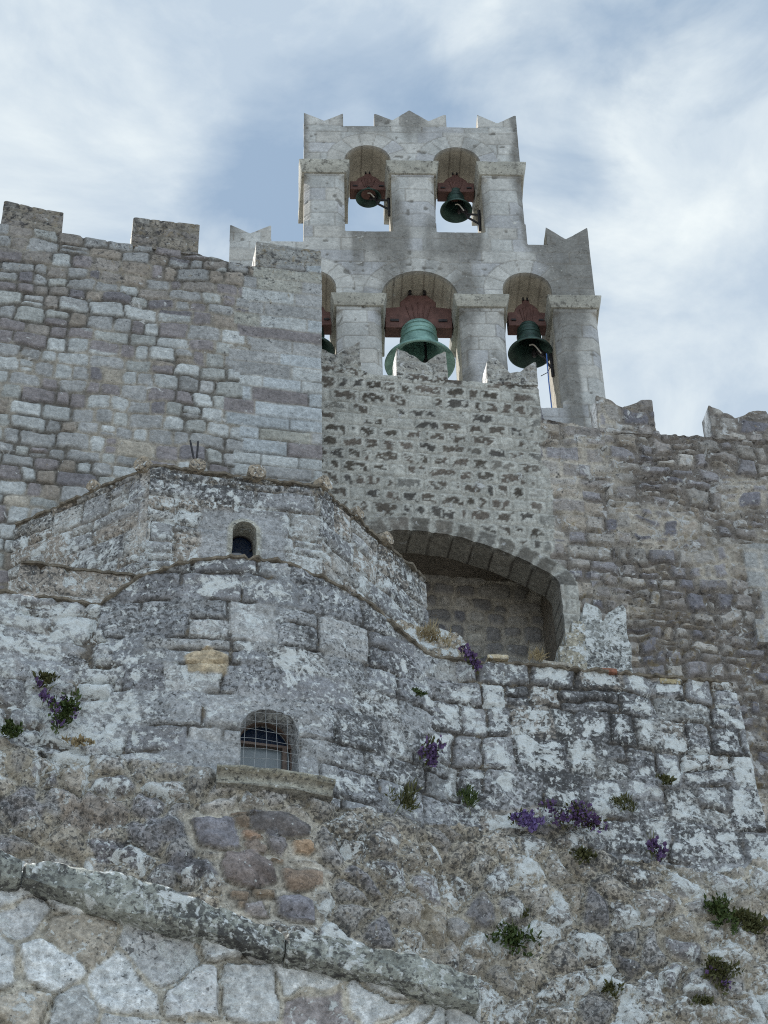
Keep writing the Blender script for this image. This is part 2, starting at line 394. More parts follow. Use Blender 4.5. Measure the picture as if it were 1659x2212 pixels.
def tower_field(u, v):
    sid, d = rows(u, v, .315, .62, 21, .008, .01, 0, .12)
    for (uc, sp, R_), nv in ((a1, 7), (a2, 7), (b1, 7), (b2, 11), (b3, 7)):
        rr = np.hypot(u-uc, v-sp); ang = np.arctan2(v-sp, u-uc); w = .33
        m_ = (rr < R_+w) & (v > sp-.02) & (rr > R_-.1)
        kk = np.floor(ang/pi*nv); da = np.minimum(ang/pi*nv-kk, kk+1-ang/pi*nv)*pi/nv*rr; dr = np.abs(rr-R_-w)
        dd = np.minimum(da, dr); d = np.where(m_, dd, d); sid = np.where(m_, (kk+500+nv*31+int(uc*100)).astype(np.int64), sid)
        m2 = (~m_) & (v > sp-.02); d = np.where(m2, np.minimum(d, np.abs(rr-R_-w)+0*d), d)
    var = rnd(sid, 1)
    col = palette(sid, 2, [A(152, 152, 149), A(146, 147, 145), A(142, 143, 144), A(146, 145, 141)], [3, 3, 2, 2])*(.78+.18*var)[:, None]
    big = fbm(u*.8+9, v*.55, 41, 4); streak = fbm(u*1.9, v*.22, 43, 3)
    hi = sst(z_lo_b-.9, z_up_b+.3, v)
    right = sst(3.0, 5.2, u)
    st = sst(.40, .78, .5+2.9*(big*.5+streak*.5-.5)+.2*hi+.2*right-.02)
    col = mixc(col, A(94, 93, 90)*np.ones_like(col), np.clip(st*.9, 0, 1))
    j = 1-sst(.004, .017, d); col = mixc(col, A(92, 88, 82)*np.ones_like(col), j*(.25+.55*fbm(u*2, v*2, 8, 2)))
    pits = sst(.78, .83, vnoise(u*6, v*9, 77)*.6+vnoise(u*13, v*13, 78)*.4); col = mixc(col, A(84, 82, 78)*np.ones_like(col), pits*.8)
    h = -.007*j+.012*(fbm(u*3, v*3, 9, 3)-.5)+.004*(var-.5)-.012*pits
    c = .13
    for ed, v0, v1 in ((up_edges, tw(700, 480)[1], imp_u_bot), (lo_edges, zs_lo+.12, imp_l_bot)):
        du = np.min([np.abs(u-e) for e in ed], 0); gate = sst(v0, v0+.12, v)*(1-sst(v1-.12, v1-.02, v))
        h = h-np.clip(c*gate-du, 0, None)
    msk = np.stack([.05+.15*fbm(u*2, v*2, 5), .02+.12*st, .04+.26*st+.08*fbm(u, v, 6)], 1)
    rim = A(138, 133, 122)*(.9+.2*fbm(u*3, v*3, 71))[:, None]; rim = mixc(rim, A(84, 78, 70)*np.ones_like(col), j*.7)
    return dict(h=h, col=col, msk=msk, rim=rim)
tower = thing('bell_tower', 'tall pale limestone bell gable with two tiers of arched bell openings and swallowtail top', 'bell tower', TW.at(2, 0))
tower_out = [(ul1, z_bot), (ur1, z_bot), (ur1, z_lo_b), (u_r0, z_lo_b), (u_r0, z_up_b), (u_l0, z_up_b), (u_l0, z_lo_b), (ul1, z_lo_b)]
panel('wall', [tower_out, A1, A2, B1, B2, B3], .026, TW.at, tower_field, TD, M_TOWER, tower, back=True, rim_mul=1.05)
for pts, zb in (([(656.5, 244), (700, 261), (741, 245)], z_up_b), ([(808, 246), (848, 260), (884, 238), (926, 262), (963, 247)], z_up_b), ([(1031, 250), (1074, 267), (1114, 249)], z_up_b),
                ([(497, 485), (540, 504), (586, 487)], z_lo_b), ([(1179, 492), (1222, 517), (1268.5, 492)], z_lo_b)):
    P = TW.poly(pts); top = max(P[0][1], P[-1][1])
    P[0] = (P[0][0], top); P[-1] = (P[-1][0], top)
    panel('merlon', [[(P[0][0], zb), (P[-1][0], zb)]+P[::-1]], .026, TW.at, tower_field, .55, M_TOWER, tower, back=True, skip=lambda u, v, zb=zb: abs(v-zb) < .01)
e = .1; imp = A(128, 127, 120)
for k_, (ua, ub) in enumerate(((up_edges[0], up_edges[1]), (up_edges[2], up_edges[3]), (up_edges[4], up_edges[5]))):
    stone_box('impost', TW, ua-e, ub+e, imp_u_bot, imp_u_top, -TD-.06, e, M_TOWER, tower, imp, (.05, .12, .42), .012, .09, k_, .06)
for k_, (ua, ub) in enumerate(((lo_edges[0], lo_edges[1]), (lo_edges[2], lo_edges[3]), (lo_edges[4], lo_edges[5]), (lo_edges[6], lo_edges[7]))):
    stone_box('impost', TW, ua-e, ub+e, imp_l_bot, imp_l_top, -TD-.06, e, M_TOWER, tower, imp, (.05, .12, .40), .012, .09, k_+5, .06)
prism('wall_base', TW, [(ul1, 0), (ur1, 0), (ur1, z_bot), (ul1, z_bot)], -TD, -.004, M_TOWER, tower, A(140, 140, 136), (.1, .1, .2))

# ------------------------------------------------------------------ BELLS
def lathe(name, prof, c, mat, parent, n=48, tilt=None):
    V = []; F = []
    for r, z in prof:
        for k in range(n): V.append((r*cos(2*pi*k/n), r*sin(2*pi*k/n), z))
    for i in range(len(prof)-1):
        for k in range(n): a = i*n+k; b = i*n+(k+1) % n; F.append([a, b, b+n, a+n])
    V = np.array(V)
    if tilt is not None: V = V@np.array(Matrix.Rotation(tilt, 3, 'Y')).T
    return mesh_obj(name, V+np.array(c), F, mat, parent, smooth=35)
TB = TW.off(-.62)
def bell(label, cx_, ly, cy_top, lip_px, yk, mat, hammer=0, tilt=0., ornate=False):
    """cx_/ly: centre of the mouth, cy_top: crown; yk: yoke left, right, bottom, top"""
    u0, vl = TB.uv(cx_, ly)
    D = TB.uv(cx_+lip_px/2, ly)[0]-TB.uv(cx_-lip_px/2, ly)[0]; R_ = D/2; vt = TB.off(.44*R_).uv(cx_, cy_top)[1]; H = vt-vl
    c = TB.at(u0, vl)
    g = thing('church_bell', label, 'bell', c, 'bells hung in the arches of the bell tower')
    prof = [(0, 1.0), (.20, 1.0), (.36, .985), (.44, .955), (.475, .90), (.485, .87), (.515, .86), (.515, .835), (.49, .825), (.495, .74), (.515, .73), (.515, .715), (.498, .705), (.505, .62), (.55, .605), (.55, .57), (.52, .56), (.56, .40), (.63, .25), (.70, .165), (.745, .16), (.76, .115), (.80, .085), (.92, .03), (.985, .0), (1.0, -.03),
            (.99, -.05), (.95, -.05), (.86, .01), (.70, .11), (.56, .26), (.48, .42), (.44, .6), (.42, .8), (.34, .92), (0, .94)]
    prof = [(r*R_, z*H) for r, z in prof[::-1]]
    prof = prof[::-1]
    # order so normals face outwards: from the mouth up the outside
    lathe('bell_body', prof[::-1], c, mat, g)
    # clapper
    lathe('clapper', [(0, -.12*H), (.07*R_, -.11*H), (.12*R_, -.03*H), (.13*R_, .02*H), (.09*R_, .1*H), (.04*R_, .18*H), (.03*R_, .9*H), (0, .9*H)], c+np.array([.18*R_, .1*R_, 0]), M_IRON, g, 16)
    # yoke: headstock with a raised middle, above the crown
    l = TB.uv(yk[0], yk[2])[0]; r = TB.uv(yk[1], yk[2])[0]; b = TB.off(.12).uv(cx_, yk[2])[1]; t = TB.off(.12).uv(cx_, yk[3])[1]
    hh = t-b; w = r-l; uc = (l+r)/2
    if ornate: P = [(l, b), (uc-.26*w, b), (uc-.22*w, b+.1*hh), (uc+.22*w, b+.1*hh), (uc+.26*w, b), (r, b), (r, b+.56*hh), (uc+.27*w, b+.60*hh), (uc+.27*w, b+.74*hh), (uc+.14*w, b+.94*hh), (uc-.14*w, b+.94*hh), (uc-.27*w, b+.74*hh), (uc-.27*w, b+.60*hh), (l, b+.56*hh)]
    else: P = [(l, b), (r, b), (r, b+.5*hh), (uc+.33*w, b+.52*hh), (uc+.29*w, b+.66*hh), (uc+.2*w, b+.78*hh), (uc+.1*w, b+.86*hh), (uc+.09*w, b+1.*hh), (uc-.09*w, b+1.*hh), (uc-.1*w, b+.86*hh), (uc-.2*w, b+.78*hh), (uc-.29*w, b+.66*hh), (uc-.33*w, b+.52*hh), (l, b+.5*hh)]
    prism('yoke', TB, P, -.13, .13, M_YOKE, g, bevel=.012)
    # iron straps fanning from the crown over the yoke
    st = []
    for k in range(-2, 3):
        a = TB.at(uc+k*.05*w, b+.16*hh, .135); q = TB.at(uc+k*.09*w, b+(.72-.06*abs(k))*hh, .135)
        st.append(tube('strap', [a, q], .012, M_YOKE, g))
    for o_ in st: o_.name = 'strap'
    bl = []
    for k in ((-1, 1) if ornate else (-.5, .5)):
        p = TB.at(uc+k*.11*w, b+.94*hh, 0); q = TB.at(uc+k*.11*w, b+1.04*hh, 0)
        bl.append(tube('bolt', [p-np.array([0, .14, 0]), q-np.array([0, .14, 0]), q+np.array([0, .14, 0])], .035*w*.7, M_IRON, g))
    for o_ in bl: o_.name = 'bolt'
    for k in (-1, 1):   # slotted iron bars at the foot of the yoke
        prism('bar', TB, [(uc+k*.36*w-.065*w, b+.17*hh), (uc+k*.36*w+.065*w, b+.17*hh), (uc+k*.36*w+.065*w, b+.23*hh), (uc+k*.36*w-.065*w, b+.23*hh)], .131, .15, M_IRON, g)
    # canons (crown loops)
    cn = []
    for k in range(-2, 3):
        cn.append(tube('c', [c+np.array([k*.09*R_, -.05, H*.99]), c+np.array([k*.11*R_, -.08, H*1.1]), c+np.array([k*.1*R_, .05, H*1.02])], .03*R_+.005, mat, g))
    join_meshes(cn, 'crown')
    if hammer:  # electric striker: two arms from the jamb to the mouth
        ju = hammer
        hp = []
        a = c+np.array([R_*.55, 0, -.02*H])
        for dz in (0., -.26):
            j = TB.at(ju, vl-.28*H+dz, .02); hp.append(tube('h', [j, a+np.array([.12*R_, .02, -.16*H+dz*.35]), a+np.array([0, 0, -.05])], .022, M_IRON, g))
        hp.append(tube('h', [TB.at(ju-.005, vl-.28*H-.42, .02), TB.at(ju-.005, vl-.28*H+.12, .02)], .03, M_IRON, g))
        hp.append(tube('h', [a+np.array([-.2*R_, 0, .06*H]), a+np.array([.02, 0, -.10*H])], .06*R_+.03, M_IRON, g))
        join_meshes(hp, 'striker')
        wv = []
        for t in np.linspace(0, 1, 14): wv.append(c+np.array([(-.05+.5*t)*R_, -.5*R_*(1-t*.4), -.03*H+(.10*sin(t*pi*1.3)-.12*t)*H]))
        tube('cable', wv, .012, M_ROPE, g)
    return g
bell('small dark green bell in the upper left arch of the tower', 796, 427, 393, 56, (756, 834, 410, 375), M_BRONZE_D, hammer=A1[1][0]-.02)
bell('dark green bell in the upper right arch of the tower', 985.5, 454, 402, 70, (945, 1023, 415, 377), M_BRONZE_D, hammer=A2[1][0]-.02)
bell('largest bell, light verdigris green, in the wide middle arch', 907, 784, 684, 153, (832, 976, 709, 634), M_BRONZE, ornate=True)
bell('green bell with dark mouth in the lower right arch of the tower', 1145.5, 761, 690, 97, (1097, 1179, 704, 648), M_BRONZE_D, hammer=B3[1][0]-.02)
bxl = proj(TB.at(b1[0]+.02, zs_lo+2.))[0]
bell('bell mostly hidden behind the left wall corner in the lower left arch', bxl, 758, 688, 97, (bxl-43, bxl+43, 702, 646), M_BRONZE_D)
ur_ = TB.uv(1178, 800)[0]
tag(tube('bell_rope', [TB.at(ur_, TB.uv(1178, 790)[1], .3), TB.at(ur_-.01, TB.uv(1180, 850)[1], .32), TB.at(ur_+.005, zs_lo, .3)], .011, M_BLUE), 'thin blue rope hanging below the lower right bell', 'rope')
tag(tube('cable', [TB.at(*TB.uv(x, y), .3) for x, y in ((1163, 793), (1172, 797), (1186, 816), (1180, 830), (1165, 838))], .007, M_IRON), 'thin looping wire beside the lower right bell', 'wire')

# ------------------------------------------------------------------ LEFT WALL (front, coursed rubble with quoins at its right corner)
LW = Plane(at_y(694, 545, 22.4), radians(11.5))
def left_field(u, v):
    sid, d = rows(u, v, .235, .33, 3, .055, .06, .03, .2, 3)
    sid2, d2 = rows(u, v, .235, .85, 5, .008, .015, 0, .12)
    useq = u > -1.15+.5*(rnd((sid2-35)//4096, 12)-.5); sid = np.where(useq, sid2, sid); d = np.where(useq, d2, d)
    top = sst(22.2, 25.3, v+.6*(fbm(u*.8, v*.8, 14)-.5))
    base = palette(sid, 2, [PALE, GREY, PURP, DPURP, BROWN, TAN, A(128, 130, 128)], [3.6, 3.2, 2.4, .8, 1.2, .25, 2.5])
    hi = palette(sid, 3, [GREY, PURP, DPURP, BROWN, RUST, A(112, 108, 104)], [2.8, 2.2, .9, 2.6, .3, 2.5])
    col = np.where((rnd(sid, 4) < top*.85)[:, None], hi, base)
    qc = palette(sid, 6, [PALE, A(134, 139, 142), GREY, PURP, A(128, 128, 122)], [5, 4, 2, .7, 1]); col = np.where(useq[:, None], qc, col)
    col = col*(.80+.24*rnd(sid, 7))[:, None]
    mw = np.where(useq, .006, .005+.009*fbm(u*1.5, v*1.5, 33, 2)); open_ = sst(.42, .62, fbm(u*1.6, v*1.6, 71, 3))
    j = 1-sst(mw, mw+.018, d)
    mcol = mixc(np.tile(MORT*.80, (len(u), 1)), np.tile(MORTD*.66, (len(u), 1)), np.clip(open_+.3*top, 0, 1))
    col = mixc(col, mcol, j*np.where(useq, .6, .9))
    h = .02*sst(0, .035, d)*np.where(useq, .3, 1)-.016*open_*j+.025*(rnd(sid, 9)-.5)*np.where(useq, .2, 1)+.035*(fbm(u*3, v*3, 19, 4)-.5)
    msk = np.stack([.06+.2*fbm(u, v, 2), .05+.2*top+.1*fbm(u*1.3, v, 3), .10+.4*top*fbm(u*.7, v*.7, 81)+.12*sst(.5, .7, fbm(u, v, 82))], 1)
    return dict(h=h, col=col, msk=msk)
def left_m(u, v):
    q = left_field(u, v); q['h'] = q['h']*.4; g_ = A(104, 100, 92)*(.7+.6*fbm(u*5, v*5, 52, 4))[:, None]; q['col'] = mixc(q['col'], g_, .35+.4*fbm(u*2, v*2, 53, 3)); q['msk'] = q['msk']+np.array([.05, .12, .1]); return q
lw = thing('fortress_wall', 'front left grey wall of coarse squared stones with square merlons and a sharp right corner', 'wall', LW.at(-3, 0))
lz = LW.uv(560, 578)[1]
p_ = LW.poly([(700, 1060), (694, 600)])
ltop = LW.poly([(694, 575), (548, 574), (467, 559), (432, 549), (279, 528), (229, 522), (154, 508), (137, 506), (2, 486)])
uL = -7.2; vB = 17.0
panel('wall', [[(uL, vB), (0, vB), (0, ltop[0][1])]+ltop[1:]+[(uL, ltop[-1][1])]], .026, LW.at, left_field, 1.5, M_WALL, lw, rough=.012)
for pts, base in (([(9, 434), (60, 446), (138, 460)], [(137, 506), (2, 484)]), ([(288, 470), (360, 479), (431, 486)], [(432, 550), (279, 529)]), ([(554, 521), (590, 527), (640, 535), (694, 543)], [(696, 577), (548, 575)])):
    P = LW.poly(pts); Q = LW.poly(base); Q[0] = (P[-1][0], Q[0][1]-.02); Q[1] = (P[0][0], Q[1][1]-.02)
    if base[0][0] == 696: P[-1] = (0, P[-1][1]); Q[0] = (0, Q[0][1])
    panel('merlon', [[Q[1], Q[0]]+P[::-1]], .026, LW.at, lambda u, v: {**left_m(u, v), 'rim': np.tile(A(190, 188, 182), (len(u), 1))}, .55, M_WALL, lw, back=True, rough=.008)  # merlon sides coloured pale, sunlit brightness painted into the rim
prism('wall_base', LW, [(uL, 0), (0, 0), (0, vB), (uL, vB)], -1.5, -.004, M_WALL, lw, GREY, (.1, .1, .1))

# ------------------------------------------------------------------ CURTAIN WALL (spotted masonry, arch) AND RIGHT WALL, one plane
RW = Plane(at_y(1170, 905, 24), radians(9.5))
def spot_field(u, v):
    sid, d = rows(u, v, .235, .29, 13, .025, .06, 0, .14)
    # voussoirs around the arch
    dA, qx, qy = closest(u, v, [ALC]); t = ALC_par(qx); inr = (dA > -.05) & (dA < .27) & (v > ALC_SPR-.1) & (qy > ALC_SPR)
    kk = np.floor(t/.3); da = np.minimum(t-kk*.3, kk*.3+.3-t); dd = np.minimum(da, .27-dA)
    sid = np.where(inr, (kk+9000).astype(np.int64), sid); d = np.where(inr, np.minimum(dd, .06), d)
    n = len(u)
    lime = A(137, 137, 132)*np.ones((n, 3)); lime = lime*(.9+.2*fbm(u*3, v*3, 4))[:, None]
    nz = fbm(u*13, v*14, 3, 4); top = sst(24.1, 24.5, v)
    right = sst(-.35, .1, u)
    spot = sst(.042, .06, d+(nz-.5)*.14)*sst(.36, .5, fbm(u*17, v*17, 15, 3)+.06)*(1-.8*top)*(1-.55*right)*sst(.08, .25, rnd(sid, 5))
    spot = np.where(inr, sst(.0, .05, d+(nz-.5)*.08-.01)*.8, spot)
    sc_ = palette(sid, 2, [A(62, 58, 52), A(72, 67, 61), A(80, 74, 68), A(62, 60, 57)], [3, 3, 2, 2])
    jj = 1-sst(.004, .02, d)
    col = mixc(lime, sc_, np.clip(spot*1.05, 0, 1)); col = mixc(col, A(112, 110, 104)*np.ones((n, 3)), jj*.6)
    g2 = palette(sid, 8, [A(118, 116, 112), A(108, 104, 100), A(126, 124, 120)], [1, 1, 1]); col = mixc(col, g2, top*.6*(1-jj))
    h = .02*sst(0, .04, d)-.012*spot*fbm(u*20, v*20, 7, 3)+.03*(fbm(u*2.5, v*2.5, 19, 4)-.5)
    msk = np.stack([.05+.2*fbm(u, v, 2), .1+.15*top, .06+.25*top*fbm(u*2, v*2, 9)+.12*spot], 1)
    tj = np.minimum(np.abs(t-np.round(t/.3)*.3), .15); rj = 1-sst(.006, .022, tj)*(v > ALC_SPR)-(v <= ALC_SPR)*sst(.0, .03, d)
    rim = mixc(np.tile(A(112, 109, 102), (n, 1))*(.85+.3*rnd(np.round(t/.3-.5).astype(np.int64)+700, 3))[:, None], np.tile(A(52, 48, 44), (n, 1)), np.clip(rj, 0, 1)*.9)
    return dict(h=h, col=col, msk=msk, rim=rim)
PQ_U = RW.uv(1612, 1260)[0]
def right_merlon(u, v):
    q = right_field(u, v); q['h'] = q['h']*.35; q['rim'] = np.tile(A(206, 204, 198), (len(u), 1)); return q  # near-white sides: sun brightness put into the colour
def right_field(u, v):
    n = len(u)
    s1, d1 = rows(u, v, .24, .5, 31, .04, .06, .15, .3); s2, d2 = rows(u, v, .23, .29, 33, .13, .06, .22, .4, 2.4)
    w = sst(.2, 1.6, u+.9*(fbm(u, v, 3, 3)-.5)+.35*sst(22, 20, v)) > .5
    sid = np.where(w, s2, s1); d = np.where(w, d2, d1)
    # pale repaired quoins at the far right
    pq = (u > PQ_U+.16*(vnoise(v*3.3, v*0, 5) > .5)) & (v < RW.uv(1640, 1178)[1]) & (v > RW.uv(1640, 1430)[1]); s3, d3 = rows(u, v, .32, .55, 37, .01, .01, 0, .1); sid = np.where(pq, s3, sid); d = np.where(pq, d3, d)
    col = palette(sid, 2, [A(114, 110, 107), A(122, 119, 115), A(108, 106, 108), A(92, 91, 96), A(124, 118, 110), A(136, 133, 128)], [3, 3, 2.2, 1.2, 1.4, 1.])*(.84+.28*rnd(sid, 3))[:, None]
    col = np.where(pq[:, None], A(122, 123, 122)*(.9+.2*rnd(sid, 4))[:, None], col)
    mw = .012+.02*fbm(u*1.5, v*1.5, 3, 2); j = 1-sst(mw, mw+.03, d)
    op = sst(.42, .6, fbm(u*1.3, v*1.3, 91, 3)+.12*sst(.6, 2.5, u))*np.where(pq, 0, 1)
    mcol = mixc(np.tile(A(136, 131, 122), (n, 1)), np.tile(A(92, 87, 82), (n, 1)), op); col = mixc(col, mcol, j*np.where(pq, .5, .9))
    amp = np.where(w, .032, .018); amp = np.where(pq, .01, amp)
    h = amp*sst(0, .06, d)-.03*op*j+.04*(rnd(sid, 9)-.5)*np.where(pq, 0, 1)+.05*(fbm(u*3, v*3, 29, 4)-.5)*(1-pq)+.05*(fbm(u*11, v*11, 28, 3)-.5)*(1-pq)+pq*.05
    low = sst(21.2, 18.5, v)
    msk = np.stack([.14+.3*fbm(u*1.2, v*1.2, 2)*(1-pq), .14+.3*fbm(u*1.5, v*1.5, 6)+.1*low, .12+.36*fbm(u*.9, v*.9, 8)*(1-pq*.7)], 1)
    return dict(h=h, col=col, msk=msk)
arc = RW.poly([(800, 1156), (850, 1146), (904, 1147), (964, 1154), (1024, 1170), (1084, 1191), (1144, 1216), (1192, 1243), (1208, 1260)])
jr = RW.poly([(1214, 1310), (1208, 1440)]); jr[0] = (arc[-1][0]+.015, jr[0][1]); jr[1] = (arc[-1][0]+.02, 18.3)
ALC_SPR = arc[-1][1]-.05
lft = arc[0][0]-.55
ALC = [(lft, 18.3), jr[1], jr[0]]+arc[::-1]+[(lft, arc[0][1]-.25)]
_al = [p for p in arc]; _x = np.array([p[0] for p in _al]); _s = np.concatenate([[0], np.cumsum(np.hypot(np.diff(_x), np.diff([p[1] for p in _al])))])
def ALC_par(x): return np.interp(x, _x, _s)
zsp = RW.uv(976, 822)[1]; zrw = RW.uv(1230, 913)[1]
cw = thing('curtain_wall', 'recessed grey wall of dark spotted stones with a broad arched niche', 'wall', RW.at(-1.5, 0))
stp = RW.poly([(697, 797), (777, 799), (806, 811), (848, 813), (976, 822), (1046, 828)])
ue = RW.uv(1167, 850)[0]
stp2 = [(-4.2, stp[0][1])]+stp+[(ue-.03, stp[-1][1]-.02)]
def spot2(u, v):
    a = spot_field(u, v); b = right_field(u, v); w = (u+.12*(fbm(u*0, v*2.5, 17, 3)-.5)+.25*sst(20.9, 20.3, v)+.1*sst(.35, .65, vnoise(u*0, v*4.2, 23)) > .06).astype(float)
    dA = closest(u, v, [ALC])[0]; w = np.where(dA < .26, 0, w)
    return dict(rim=a['rim'], h=a['h']*(1-w)+b['h']*w, col=mixc(a['col'], b['col'], w), msk=mixc(a['msk'], b['msk'], w))
uR = 5.6; vbw = 16.5
mid = .5
panel('wall', [[(-4.2, vbw), (mid, vbw), (mid, zrw), (ue, zrw)]+stp2[::-1], ALC], .026, RW.at, spot2, .5, M_WALL, cw, skip=lambda u, v: abs(u-mid) < .02 or v < vbw+.05, rough=.012)
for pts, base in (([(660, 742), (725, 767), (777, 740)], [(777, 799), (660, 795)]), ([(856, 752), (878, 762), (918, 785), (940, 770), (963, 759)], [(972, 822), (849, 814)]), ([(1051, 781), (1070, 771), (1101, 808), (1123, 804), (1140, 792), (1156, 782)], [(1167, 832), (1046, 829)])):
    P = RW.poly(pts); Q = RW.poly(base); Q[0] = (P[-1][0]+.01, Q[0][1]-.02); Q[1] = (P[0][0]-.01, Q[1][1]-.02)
    o = panel('merlon', [[Q[1], Q[0]]+P[::-1]], .024, RW.at, lambda u, v: {**spot2(u, v), 'msk': np.tile([.32, .2, .42], (len(u), 1)), 'rim': np.tile(A(206, 204, 198), (len(u), 1))}, .38, M_WALL, cw, back=True, rough=.012)  # side faces lightened in colour to read as sunlit
prism('wall_base', RW, [(-4.2, 0), (mid, 0), (mid, vbw), (-4.2, vbw)], -1.2, -.004, M_WALL, cw, GREY, (.1, .1, .1))
# niche behind the arch: a deeper chamber with a rubble back wall
def back_field(u, v):
    sid, d = rows(u, v, .28, .36, 53, .07, .09, .15, .35); n = len(u)
    col = palette(sid, 2, [A(128, 126, 122), A(108, 107, 107), A(148, 145, 138), A(96, 96, 100), A(136, 127, 116)], [3, 3, 2, 1.5, .3])*(.85+.3*rnd(sid, 3))[:, None]
    j = 1-sst(.012, .04, d); col = mixc(col, np.tile(A(140, 136, 128), (n, 1)), j*.8)
    return dict(h=.05*sst(0, .07, d)+.03*(fbm(u*4, v*4, 3)-.5), col=col, msk=np.stack([.1+.1*fbm(u, v, 2), .2+0*u, .1+.2*fbm(u, v, 5)], 1))
RB = RW.off(-1.35)
z_hi = max(p[1] for p in arc)+.28
panel('niche_back', [[(lft-.2, 18.0), (jr[0][0]+.05, 18.0), (jr[0][0]+.05, z_hi), (lft-.2, z_hi)]], .03, RB.at, back_field, 0, M_WALL, cw)
x0, x1 = lft-.2, jr[0][0]+.05
def quad(name, pts, parent, col, msk, mat=M_WALL): return mesh_obj(name, pts, [[0, 1, 2, 3]], mat, parent, col, msk, 0)
nc = A(104, 98, 90)
V_ = [RW.at(x0, 18.0, -.5), RW.at(x1, 18.0, -.5), RW.at(x1, z_hi, -.5), RW.at(x0, z_hi, -.5), RW.at(x0, 18.0, -1.4), RW.at(x1, 18.0, -1.4), RW.at(x1, z_hi, -1.4), RW.at(x0, z_hi, -1.4)]
mesh_obj('niche_vault', V_, [[1, 2, 6, 5], [2, 3, 7, 6], [3, 0, 4, 7], [0, 1, 5, 4]], M_WALL, cw, nc, (.05, .15, .2), 0)
# right wall
rw = thing('rubble_wall', 'brown grey rough rubble wall with two swallowtail merlons at the right edge', 'wall', RW.at(3, 0))
panel('wall', [[(mid, vbw), (uR, vbw), (uR, RW.uv(1534, 941)[1]), (RW.uv(1534, 941)), (RW.uv(1418, 935)), (RW.uv(1289, 927)), (mid, RW.uv(1230, 915)[1])]], .026, RW.at, lambda u, v: spot2(u, v), .5, M_WALL, rw, skip=lambda u, v: abs(u-mid) < .02 or v < vbw+.05, rough=.01)
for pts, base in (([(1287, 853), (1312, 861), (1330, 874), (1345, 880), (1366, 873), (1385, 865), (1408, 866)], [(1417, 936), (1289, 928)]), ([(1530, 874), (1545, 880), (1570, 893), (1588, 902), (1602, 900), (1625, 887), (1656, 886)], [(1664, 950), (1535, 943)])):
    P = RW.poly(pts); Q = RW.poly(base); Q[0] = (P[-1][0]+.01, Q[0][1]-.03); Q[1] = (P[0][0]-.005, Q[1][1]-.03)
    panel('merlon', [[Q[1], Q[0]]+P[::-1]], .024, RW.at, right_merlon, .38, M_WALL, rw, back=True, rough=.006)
panel('wall_base', [[(mid, 0), (uR, 0), (uR, vbw), (mid, vbw)]], .055, RW.at, right_field, 1.2, M_WALL, rw, skip=lambda u, v: v > vbw-.1 or abs(u-mid) < .03)

# ------------------------------------------------------------------ CHAPEL: apse and long lichened wall (one curved plan), drum above
YB = 18.3
P1 = at_y(219, 1307, YB); zt = P1[2]
PK = at_z(528, 1207, zt); P2 = at_z(936, 1418, zt); P3 = at_z(1588, 1480, zt); P0 = at_z(-40, 1279, zt)
PK = (P1+P2)/2+.38*(PK-(P1+P2)/2)      # the bow of the apse is shallow; its wall top rises in a curve instead
a_, b_, c_ = P1[:2], PK[:2], P2[:2]
dd_ = 2*(a_[0]*(b_[1]-c_[1])+b_[0]*(c_[1]-a_[1])+c_[0]*(a_[1]-b_[1]))
CC_ = np.array([((a_@a_)*(b_[1]-c_[1])+(b_@b_)*(c_[1]-a_[1])+(c_@c_)*(a_[1]-b_[1]))/dd_, ((a_@a_)*(c_[0]-b_[0])+(b_@b_)*(a_[0]-c_[0])+(c_@c_)*(b_[0]-a_[0]))/dd_])
RA = np.linalg.norm(a_-CC_); t0 = atan2(*(a_-CC_)[::-1]); t1 = atan2(*(c_-CC_)[::-1])
if t0 > 0: t0 -= 2*pi
if t1 < t0: t1 += 2*pi
pth = [P0[:2]+(P0[:2]-a_)*.6, a_]+[CC_+RA*np.array([cos(t), sin(t)]) for t in np.linspace(t0, t1, 60)[1:-1]]+[c_, P3[:2]+(P3[:2]-c_)/np.linalg.norm(P3[:2]-c_)*1.2]
pts = []
for a, b in zip(pth, pth[1:]):
    n = max(1, int(np.linalg.norm(b-a)/.02))
    for k in range(n): pts.append(a+(b-a)*k/n)
pts = np.array(pts+[pth[-1]])
for _ in range(220): pts[1:-1] = pts[1:-1]*.5+.25*(pts[:-2]+pts[2:])       # soften the junctions
S_ = np.concatenate([[0], np.cumsum(np.hypot(*np.diff(pts, axis=0).T))])
tg = np.gradient(pts, axis=0); tg /= np.linalg.norm(tg, axis=1)[:, None]; NRM = np.stack([tg[:, 1], -tg[:, 0]], 1)
for _ in range(60): NRM[1:-1] = NRM[1:-1]*.5+.25*(NRM[:-2]+NRM[2:])
def fac_at(s, z, h=0):
    s = np.asarray(s, float); z = np.asarray(z, float)
    x = np.interp(s, S_, pts[:, 0]); y = np.interp(s, S_, pts[:, 1]); nx_ = np.interp(s, S_, NRM[:, 0]); ny_ = np.interp(s, S_, NRM[:, 1])
    b = .05*np.clip(zt-z, 0, None)+h
    return np.stack([x+nx_*b, y+ny_*b, z+0*s], -1)
_gs, _gz = np.meshgrid(np.arange(0, S_[-1], .04), np.arange(7, zt+2.6, .04), indexing='ij'); _gp = proj(fac_at(_gs, _gz))
def fac(x, y):
    q = (_gp[..., 0]-x)**2+(_gp[..., 1]-y)**2; i = np.unravel_index(np.argmin(q), q.shape); p = np.array([_gs[i], _gz[i]])
    for _ in range(6):
        f0 = proj(fac_at(*p)); J = np.stack([(proj(fac_at(p[0]+.01, p[1]))-f0)/.01, (proj(fac_at(p[0], p[1]+.01))-f0)/.01], 1)
        p = p+np.clip(np.linalg.solve(J, np.array([x, y])-f0), -.3, .3)
    return tuple(p)
